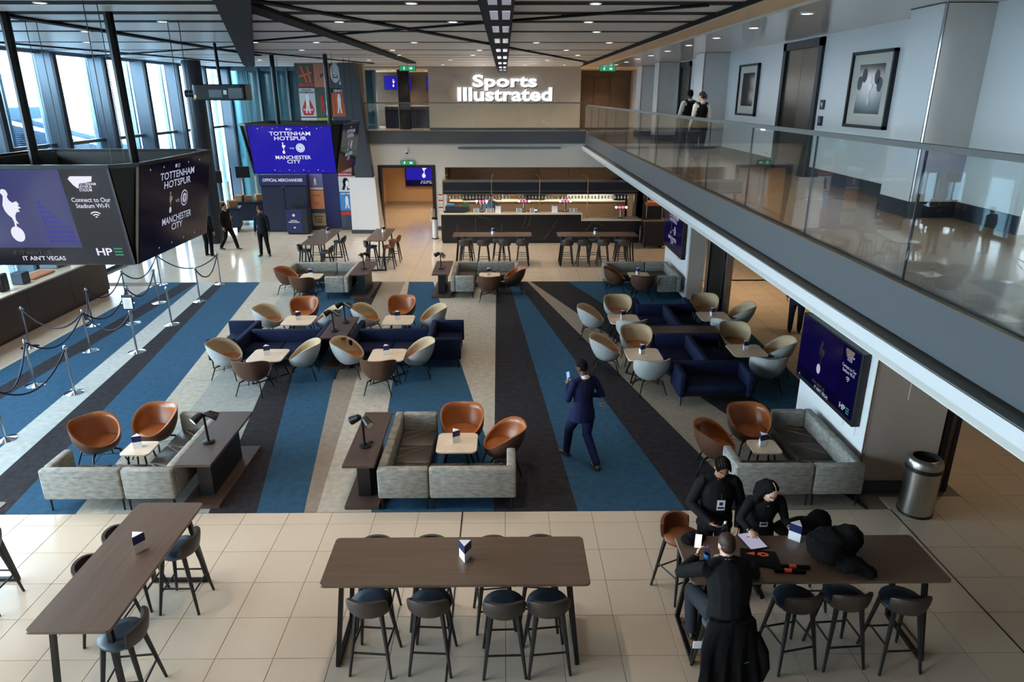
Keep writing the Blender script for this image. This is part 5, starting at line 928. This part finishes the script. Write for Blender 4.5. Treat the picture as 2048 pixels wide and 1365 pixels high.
def person_(label, loc, rz, mats, J, voxel=.014, hair=None, group=None, k=1.0, cat='person', girth=1.1, extra=None, head_rot=None, belly=1., sleeve=None, hands=(None, None), coat=None, female=False, beard=False, shoes=None):
    """mats: [upper, sleeve, trousers, skin, shoe, collar]; J overrides joints (local metres, faces +y)"""
    D = dict(P=(0, 0, .95), C=(0, .0, 1.30), N=(0, -.01, 1.485), H=(0, .028, 1.64), sl=(-.185, 0, 1.425), sr=(.185, 0, 1.425), el=(-.235, -.03, 1.14), er=(.235, -.03, 1.14), wl=(-.25, .05, .89), wr=(.25, .05, .89),
             hl=(-.095, 0, .92), hr=(.095, 0, .92), kl=(-.105, .025, .50), kr=(.105, .025, .50), al=(-.11, -.02, .085), ar=(.11, -.02, .085), tl=(-.03, 1, 0), tr=(.03, 1, 0))
    D.update(J); D = {a: Vector(b) for a, b in D.items()}
    B = Body(); lat = (D['sr'] - D['sl']).normalized(); P, C, N, H = D['P'], D['C'], D['N'], D['H']; up = (C - P).normalized()
    fs = .92 if female else 1.
    G_ = lambda L: [(a * girth, b * girth) for a, b in L[:-2]] + L[-2:]
    B.loft([P - up * .10, P, P.lerp(C, .4), C, C.lerp(N, .55), N.lerp(C, .12), N], G_([(.15, .115), (.165 * (1.03 if female else 1), .12 * belly), (.145 * fs, .105 * belly), (.165 * fs, .12 * belly), (.155 * fs, .10), (.09, .075), (.058, .058)]), 0, lat)
    if coat:
        hem, rx, ry = coat; B.loft([P.lerp(C, .5), P, P - V3(0, 0, hem)], [(.16, .12), (.185, .135), (rx, ry)], 0, lat)
    hd = head_rot or Matrix.Identity(3); R = hd
    B.loft([N - (H - N).normalized() * .03, N.lerp(H, .35), N.lerp(H, .7)], [(.066, .066), (.06, .062), (.055, .06)], 3, lat)
    B.ell(H + R @ V3(0, 0, .02), (.076, .096, .105), 3, R); B.ell(H + R @ V3(0, .03, -.055), (.055, .062, .062), 3, R); B.ell(H + R @ V3(0, .098, -.012), (.013, .018, .024), 3, R); B.ell(H + R @ V3(0, .082, .02), (.05, .02, .014), 3, R)
    for sgn in (-1, 1): B.ell(H + R @ V3(sgn * .078, -.005, -.005), (.012, .02, .032), 3, R, 10, 7)
    B.loft([N - (H - N).normalized() * .004, N + (H - N).normalized() * .026], [(.072, .07), (.066, .066)], 5, lat, step=.008)
    for q, sd in (('l', -1), ('r', 1)):
        s_, e_, w_ = D['s' + q], D['e' + q], D['w' + q]; al = lat
        B.ell(s_ - V3(0, 0, .012), (.066 * fs, .07 * fs, .068 * fs), 1); B.loft([N + (C - N).normalized() * .02, N.lerp(s_, .5) + (C - N).normalized() * .005, s_.lerp(N, .2)], [(.055, .06), (.055, .065), (.05, .06)], 0, V3(0, 1, 0), 12)
        B.loft([s_.lerp(C, .25), s_, s_.lerp(e_, .5), e_, e_.lerp(w_, .45), w_], [(.07, .06), (.068 * fs, .068 * fs), (.058 * fs, .06 * fs), (.05 * fs, .05 * fs), (.047 * fs, .047 * fs), (.036, .036)] if not sleeve else [(.075, .065), (.075, .075), (.068, .07), (.062, .062), (.058, .058), (.042, .042)], 1, V3(1, .3, .2).normalized(), 12)
        hd_ = hands[0 if q == 'l' else 1] or {}; B.hand(w_, hd_.get('d', (w_ - e_)), hd_.get('n', (sd, 0, 0)), 3, hd_.get('curl', .45), hd_.get('side', 1), hd_.get('size', 1.), hd_.get('thumb', .6))
        h_, kn, an = D['h' + q], D['k' + q], D['a' + q]
        B.loft([h_ + V3(0, 0, .04), h_.lerp(kn, .15), h_.lerp(kn, .6), kn, kn.lerp(an, .4), an], [(.09, .095), (.102, .112), (.09, .096), (.074, .078), (.068, .074), (.058, .064)], 2, V3(1, 0, 0), 14)
        tv = D['t' + q].normalized(); fa = an
        B.loft([fa - tv * .075 + V3(0, 0, -.04), fa - tv * .03 + V3(0, 0, -.035), fa + tv * .06 + V3(0, 0, -.048), fa + tv * .14 + V3(0, 0, -.058), fa + tv * .19 + V3(0, 0, -.062)], [(.03, .03), (.042, .046), (.044, .036), (.045, .025), (.028, .016)], 4, tv.cross(V3(0, 0, 1)), 12)
    if extra: extra(B, D)
    me = remesh(B.mb, voxel, 3, .45); kd = kdtree.KDTree(len(B.pts))
    for i, (p, m) in enumerate(B.pts): kd.insert(p, i)
    kd.balance(); me.materials.clear()
    for m in mats: me.materials.append(MATS[m])
    me.polygons.foreach_set('material_index', [B.pts[kd.find(p.center)[1]][1] for p in me.polygons])
    t = thing('person', label, cat, loc, rz, group); t.scale = (k, k, k); put('body', me, t)
    # face
    if voxel < .02:
        for sgn in (-1, 1): MB().ell(H + R @ V3(sgn * .03, .083, .012), (.011, .007, .006), 8, 5, R).build('eye', 'eye', t, smooth=True); MB().tube([H + R @ V3(sgn * .015, .093, .032), H + R @ V3(sgn * .033, .089, .037), H + R @ V3(sgn * .05, .077, .03)], .004, 5).build('eyebrow', 'hair_black', t)
        MB().ell(H + R @ V3(0, .087, -.06), (.02, .006, .006), 8, 5, R).build('mouth', 'lip', t, smooth=True)
    if hair: hair(t, H, R)
    if beard: MB().ell(H + R @ V3(0, .03, -.075), (.06, .066, .05), 14, 9, R).build('beard', 'hair_black', t, smooth=True)
    return t, D
def short_hair(mt, tail=False, bulk=1.):
    def f(t, H, R):
        MB().ell(H + R @ V3(0, -.014, .042), (.081 * bulk, .096 * bulk, .092), 16, 10, R).ell(H + R @ V3(0, -.036, .005), (.0745 * bulk, .068, .078), 14, 9, R).build('hair', mt, t, smooth=True)
        if tail: MB().tube([H + R @ V3(0, -.1, .04), H + R @ V3(0, -.14, .0), H + R @ V3(0, -.13, -.1)], [.025, .035, .012], 8).build('ponytail', mt, t, smooth=True)
    return f
def long_hair(t, H, R):
    m = MB(); m.ell(H + R @ V3(0, -.016, .04), (.084, .098, .094), 16, 10, R)
    for sgn in (-1, 1): m.tube([H + R @ V3(sgn * .06, .0, .06), H + R @ V3(sgn * .084, -.005, -.04), H + R @ V3(sgn * .085, .01, -.15), H + R @ V3(sgn * .075, .03, -.26)], [.035, .04, .042, .02], 10)
    m.tube([H + R @ V3(0, -.07, .03), H + R @ V3(0, -.09, -.1), H + R @ V3(0, -.08, -.25)], [.07, .085, .05], 12)
    put('hair', remesh(m, .012, 3), t).data.materials.append(MATS['hair_black']); MB().tube([H + R @ V3(.0, .075, .108), H + R @ V3(0, .02, .135), H + R @ V3(0, -.04, .13)], .0035, 5).build('parting', 'skin_fair', t)
def braids(t, H, R):
    for i in range(9):
        a = (i - 4) * .34
        P = [H + R @ V3(math.sin(a) * .08 * s, y, .02 + math.cos(a) * (.1 + .0) * s) for y, s in ((.075, .86), (.045, .98), (0, 1.04), (-.05, .98), (-.09, .72), (-.105, .5))]
        MB().tube(P, .0105, 6).build('braid', 'hair_black', t, smooth=True)
    MB().ell(H + R @ V3(0, -.02, .022), (.0775, .09, .1055), 14, 9, R).build('hair', 'hair_brown', t, smooth=True); MB().tube([H + R @ V3(0, -.1, .03), H + R @ V3(0, -.13, -.06), H + R @ V3(0, -.11, -.14)], [.03, .035, .02], 8).build('bun', 'hair_black', t, smooth=True)
def rotx(a, z=0): return Matrix.Rotation(z, 3, 'Z') @ Matrix.Rotation(a, 3, 'X')
def phone(label, loc, up, nrm, glow='phone_glow'):
    up = Vector(up).normalized(); nrm = Vector(nrm).normalized(); lat = up.cross(nrm); c = Vector(loc); t = thing('smartphone', label, 'phone', loc)
    q = [(-.037, -.075), (.037, -.075), (.037, .075), (-.037, .075)]
    MB().hexa([lat * a + up * b - nrm * .009 for a, b in q], [lat * a + up * b for a, b in q]).build('case', 'black', t, bevel=.003); MB().add([lat * a * .92 + up * b * .95 + nrm * .001 for a, b in q], [(0, 1, 2, 3)]).build('display', glow, t, recalc=False)
def W(t, p):
    return Matrix.Translation(t.location) @ Matrix.Rotation(t.rotation_euler[2], 4, 'Z') @ Matrix.Scale(t.scale[0], 4) @ Vector(p)
# 1 man in blue suit, walking away looking at his phone
t, D = person('man in a blue suit walking away across the carpet looking at a phone', (1.22, 9.98, 0), face(-.42, .9), ['suit_blue', 'suit_blue', 'suit_blue', 'skin_dark', 'shoe_brown', 'shirt_white'],
    dict(kl=(-.10, .24, .52), al=(-.10, .30, .10), kr=(.10, .02, .49), ar=(.11, -.30, .09), hl=(-.095, .02, .91), hr=(.095, -.02, .91), er=(.31, -.06, 1.16), wr=(.13, .22, 1.10), el=(-.25, .04, 1.14), wl=(-.12, .30, 1.27), H=(-.02, .05, 1.64), tr=(.1, 1, 0), tl=(-.1, 1, .1)),
    .011, short_hair('hair_black'), coat=(.17, .215, .155), head_rot=rotx(-.35, .45), hands=(dict(n=(-1, -.4, -.2), curl=.8, d=(.2, .3, 1)), dict(n=(1, .2, .6), curl=.6)))
phone('lit phone held up by the man in the blue suit', W(t, (-.085, .34, 1.40)), W(t, (0, .3, 1)) - W(t, (0, 0, 0)), W(t, (.3, -1, .3)) - W(t, (0, 0, 0)), 'phone_blue')
# 2 guard facing the hall
person('bearded man in black jacket standing on the far tiles facing the hall', (-8.83, 25.5, 0), face(.12, -1), ['cloth_navy', 'cloth_navy', 'cloth_black', 'skin_mid', 'shoe_black', 'cloth_black'], dict(kl=(-.12, .02, .5), al=(-.16, -.02, .085), ar=(.13, -.02, .085), tl=(-.3, 1, 0), tr=(.4, 1, 0)), .013, short_hair('hair_black', bulk=1.05), coat=(.06, .18, .13), beard=True)
# 3,4 men half hidden by the near cube
person('man in black suit half hidden behind the near screen cube, striding right', (-10.55, 26.6, 0), face(1, -.3), ['cloth_black', 'cloth_black', 'cloth_black', 'skin_mid', 'shoe_black', 'shirt_white'], dict(kl=(-.1, .2, .52), al=(-.1, .32, .1), kr=(.1, -.02, .5), ar=(.1, -.28, .1)), .016, short_hair('hair_black'), coat=(.12, .19, .14))
person('man in black suit half hidden behind the near screen cube, standing', (-10.85, 25.5, 0), face(.3, 1), ['cloth_black', 'cloth_black', 'cloth_black', 'skin_mid', 'shoe_black', 'shirt_white'], {}, .016, short_hair('hair_black'), coat=(.12, .19, .14))
# 5,6 waiters on the gallery
WM = ['cloth_black', 'shirt_white', 'cloth_black', 'skin_dark', 'shoe_black', 'shirt_white']
person('waiter in black waistcoat and white sleeves farther along the gallery', (4.86, 19.3, 4.0), face(-.25, 1), WM, dict(el=(-.27, .0, 1.14), wl=(-.2, .24, 1.06), er=(.26, 0, 1.14), wr=(.16, .22, 1.04), kl=(-.1, .1, .5), al=(-.1, .08, .09), ar=(.1, -.15, .09)), .014, short_hair('hair_black'), k=.98)
person('waitress with ponytail in black waistcoat nearer on the gallery', (4.93, 18.35, 4.0), face(-.2, 1), WM[:3] + ['skin_fair', 'shoe_black', 'shirt_white'], dict(el=(-.24, -.02, 1.13), wl=(-.25, .1, .9), kl=(-.1, .05, .5), al=(-.1, -.1, .09), ar=(.1, .12, .09)), .014, short_hair('hair_brown', True), female=True, k=.95, head_rot=rotx(-.2, .35))
# 7 standing person with braids at the right table
def badge(t, H, z, y, x=0, lab='badge'):
    b = MB().box(x - .045, y, z - .065, x + .045, y + .004, z + .065).build('badge', 'card_white', t); MB().box(x - .035, y + .004, z - .045, x + .035, y + .005, z - .02).box(x - .02, y + .004, z + .0, x + .02, y + .005, z + .04).build('badge_print', 'card_navy', b); MB().tube([(x, y, z + .065), (x, y - .02, z + .14)], .003, 4).build('clip', 'steel', b)
t, D = person('person with braided hair in loose black top reading a phone, standing behind table', (2.45, 7.02, 0), face(-.02, -1), ['cloth_black', 'cloth_black', 'cloth_black', 'skin_mid', 'shoe_black', 'cloth_black'],
    dict(H=(.0, .07, 1.63), N=(0, .0, 1.48), el=(-.29, .0, 1.12), wl=(-.22, .16, .9), er=(.30, -.01, 1.12), wr=(.12, .27, 1.03)), .0095, braids, head_rot=rotx(-.55), sleeve=True, girth=1.25, coat=(.1, .22, .17), hands=(dict(n=(-1, 0, 0)), dict(n=(.3, .2, -1), d=(-.8, .5, -.1), curl=.7, side=1)))
badge(t, D['H'], 1.2, .165)
phone('dark phone held by the standing person with braided hair', W(t, (.03, .33, 1.055)), W(t, (-1, .4, 0)) - W(t, (0, 0, 0)), W(t, (0, -.25, 1)) - W(t, (0, 0, 0)), 'scr_dim')
# 8 woman leaning over the tablet
t, D = person('woman with long black hair in black top leaning over the tablet', (2.9, 6.82, 0), face(.0, -1), ['cloth_black', 'cloth_black', 'cloth_black', 'skin_fair', 'shoe_black', 'cloth_black'],
    dict(P=(0, -.05, .93), C=(0, .05, 1.24), N=(.0, .11, 1.40), H=(.02, .19, 1.52), sl=(-.165, .08, 1.34), sr=(.165, .08, 1.34), er=(.29, .15, 1.14), wr=(.22, .31, 1.1), el=(-.24, .1, 1.1), wl=(-.24, .27, 1.1), hl=(-.09, -.05, .9), hr=(.09, -.05, .9), kl=(-.1, -.03, .5), kr=(.1, -.03, .5), al=(-.1, -.08, .085), ar=(.1, -.08, .085)),
    .0095, long_hair, female=True, head_rot=rotx(-.6, .25), hands=(dict(d=(.1, .8, -.15), n=(-.3, 0, 1), curl=.7), dict(d=(-.2, .9, -.35), n=(.2, .2, 1), curl=.5, side=1)))
badge(t, D['H'], 1.08, .115)
# 9 seated man seen from behind
def seat_extra(B, D): pass
t, D = person('man in black sweatshirt seated with his back to the viewer, holding a phone', (2.13, 5.52, 0), face(-.05, 1), ['cloth_black', 'cloth_black', 'jeans', 'skin_fair', 'shoe_black', 'cloth_black'],
    dict(P=(.0, -.08, .90), C=(.01, .02, 1.20), N=(.0, .11, 1.40), H=(.0, .15, 1.515), sl=(-.225, .07, 1.32), sr=(.225, .07, 1.32), el=(-.37, .3, 1.11), wl=(-.15, .5, 1.13), er=(.37, .26, 1.09), wr=(.16, .46, 1.10), hl=(-.11, -.05, .86), hr=(.11, -.05, .86), kl=(-.22, .36, .84), kr=(.2, .36, .84), al=(-.22, .26, .42), ar=(.2, .26, .42)),
    .0095, short_hair('hair_brown', bulk=1.0), head_rot=rotx(-.3, .12), belly=1.15, girth=1.35, sleeve=True, hands=(dict(d=(.4, .5, .7), n=(-.7, .5, .3), curl=.8), dict(d=(-.5, .8, .1), n=(.2, -.2, 1), curl=.5)))
phone('bright phone in the left hand of the seated man', W(t, (-.11, .60, 1.25)), W(t, (.1, .25, 1)) - W(t, (0, 0, 0)), W(t, (0, -1, .3)) - W(t, (0, 0, 0)))
# 10 bartender, 11 person beyond the pier
person('bartender in pale blue shirt behind the bar', (-.55, 29.0, 0), face(.2, -1), ['shirt_blue', 'shirt_blue', 'cloth_black', 'skin_mid', 'shoe_black', 'shirt_blue'], dict(el=(-.25, .0, 1.15), wl=(-.12, .25, 1.1), er=(.25, 0, 1.15), wr=(.12, .25, 1.1), H=(0, .06, 1.64)), .016, short_hair('hair_black'), head_rot=rotx(-.4))
person('person in dark navy clothes standing in the warm corridor, upper body hidden', (7.22, 16.5, 0), face(.3, 1), ['cloth_navy', 'cloth_navy', 'cloth_navy', 'skin_mid', 'shoe_black', 'cloth_navy'], {}, .016, short_hair('hair_black'), coat=(.2, .2, .15))
# ================================================================ THINGS ON THE RIGHT TABLE
TZ = 1.05
def blob(name, label, cat, loc, ells, mt='coat_black', vox=.018, wob=(.02, 7), group=None, rz=0, parts=None):
    m = MB()
    for c, r in ells: m.ell(c, r, 14, 9)
    me = remesh(m, vox, 4, .5, wob); zmin = min(v.co.z for v in me.vertices)
    for v in me.vertices: v.co.z = max(v.co.z - zmin - .012, 0)
    me.materials.append(MATS[mt]); t = thing(name, label, cat, loc, rz, group); put('body', me, t)
    if parts: parts(t)
    return t
blob('black_coat', 'big black padded coat heaped on the right table', 'coat', (3.44, 6.05, TZ), [((0, .1, .14), (.27, .2, .15)), ((-.1, .0, .11), (.2, .18, .12)), ((.12, .12, .17), (.17, .16, .14)), ((.05, -.17, .07), (.16, .15, .075)), ((.17, -.24, .04), (.1, .1, .045)), ((-.2, .12, .1), (.1, .14, .1))], wob=(.035, 6),
     parts=lambda t: MB().tube([(-.2, -.13, .17), (-.235, -.1, .13), (-.25, -.1, .08)], .006, 5).build('zip', 'steel', t))
blob('black_coat', 'black coat draped over a stool behind the right table', 'coat', (3.42, 6.78, .78), [((0, 0, .12), (.26, .17, .13)), ((.14, .02, .18), (.16, .13, .13)), ((-.2, 0, .1), (.16, .13, .09)), ((.1, -.05, .05), (.22, .12, .1))], wob=(.03, 7))
blob('folded_cloth', 'folded black garment with a small pin at the left end of the right table', 'garment', (2.03, 6.4, TZ), [((0, 0, .03), (.14, .09, .035)), ((.03, .02, .055), (.11, .075, .035)), ((-.04, -.03, .03), (.12, .07, .03))], wob=(.012, 14), parts=lambda t: MB().ell((.03, .0, .085), (.012, .02, .01)).build('pin', 'brass', t, smooth=True))
def draped_jacket():
    rings = []
    for i in range(15):
        v = i / 14; z = .985 - .02 * v if i < 2 else .97 - .70 * (i - 1) / 13; hw = .2 + .11 * v ** .8; row = []
        for j in range(25):
            u = -1 + j / 12; fold = (.022 * math.sin(u * 11 + 1.5 * math.sin(v * 3)) + .012 * math.sin(u * 23 + 4 * v)) * v
            row.append((u * hw * (1 + .06 * math.sin(v * 6 + u)), -.285 + .09 * (abs(u) ** 3) * (1 - v) - .05 * v + fold, z + .03 * math.sin(u * 5 + 1) * v - .03 * abs(u) * (1 - v)))
        rings.append(row + [(x * .96, y + .045, zz) for x, y, zz in reversed(row)])
    t = thing('draped_jacket', 'black jacket hanging over the back of the seated man stool', 'jacket', (2.12, 5.5, 0)); MB().rings(rings).build('body', 'coat_black', t, smooth=True)
    MB().tube([(.24, -.2, .78), (.31, -.24, .62), (.34, -.26, .45), (.3, -.28, .33)], [.05, .06, .055, .045], 12).build('sleeve', 'coat_black', t, smooth=True); MB().tube([(.06, -.285, .5), (.12, -.3, .53), (.17, -.3, .55)], .006, 5).build('logo', 'green_bag', t)
    MB().box(-.34, -.2, .62, -.26, -.19, .7).build('label_tag', 'card_white', t)
draped_jacket()
t = thing('tote_bag', 'flat black tote bag with an orange logo on the right table', 'bag', (2.62, 6.08, TZ), -.15); MB().prism([(-.2, -.12), (.22, -.16), (.2, .13), (-.16, .15)], 0, .02).build('body', 'coat_black', t, bevel=.008); m = MB(); m.add([(-.12, .05, .022), (-.02, .09, .022), (-.03, .03, .022)], [(0, 1, 2)])
for a in range(10): A1, A2 = 2 * PI * a / 10, 2 * PI * (a + 1) / 10; m.add([(.06 + .06 * math.cos(A1), .055 + .035 * math.sin(A1), .022), (.06 + .06 * math.cos(A2), .055 + .035 * math.sin(A2), .022), (.06 + .025 * math.cos(A2), .055 + .014 * math.sin(A2), .022), (.06 + .025 * math.cos(A1), .055 + .014 * math.sin(A1), .022)], [(0, 1, 2, 3)])
m.build('logo', 'orange', t, recalc=False)
for dx, lab in ((0, 'nearer black baton with an orange band beside the tote bag'), (.07, 'farther black baton with an orange band pointing at the coat')):
    t = thing('folding_umbrella', lab, 'umbrella', (2.86 + dx, 5.86 + dx * .9, TZ + .022), -.08, 'short umbrellas'); MB().tube([(-.15, 0, 0), (.16, 0, 0)], .02, 10).build('cover', 'coat_black', t, smooth=True, angle=.6); MB().tube([(-.05, 0, 0), (.02, 0, 0)], .0212, 10).build('band', 'orange', t)
t = thing('tablet', 'tablet with pale lilac page lying on the right table', 'tablet', (2.66, 6.38, TZ), .22); MB().box(-.11, -.15, 0, .11, .15, .012).build('case', 'black', t, bevel=.004); MB().add([(-.098, -.138, .0135), (.098, -.138, .0135), (.098, .138, .0135), (-.098, .138, .0135)], [(0, 1, 2, 3)]).build('display', 'scr_paper', t, recalc=False); MB().box(-.03, .06, .0137, .04, .07, .0142).build('heading', 'card_navy', t)
def bottle(label, x, y, capm, band):
    t = thing('water_bottle', label, 'bottle', (x, y, TZ), 0, 'water bottles on the right table'); MB().lathe([(.03, 0), (.034, .01), (.034, .13), (.03, .16), (.012, .195), (.012, .205)], 14).build('body', 'water_glass', t, smooth=True); MB().lathe([(.015, .203), (.015, .225), (.001, .225)], 12, caps=False).build('cap', capm, t); MB().lathe([(.0345, .075), (.0345, .13)], 14, caps=False).build('sleeve', band, t, smooth=True)
bottle('water bottle with purple cap left of the seated man', 2.06, 6.0, 'purple', 'blue_box'); bottle('clear water bottle beside the tablet', 2.36, 6.42, 'card_white', 'water_glass')
t = thing('black_cable', 'short black strap lying by the purple capped bottle', 'strap', (1.95, 6.02, TZ)); MB().tube([(-.1, .02, .01), (-.02, .0, .012), (.05, .015, .01), (.14, .03, .012)], .011, 6).build('body', 'coat_black', t, smooth=True)
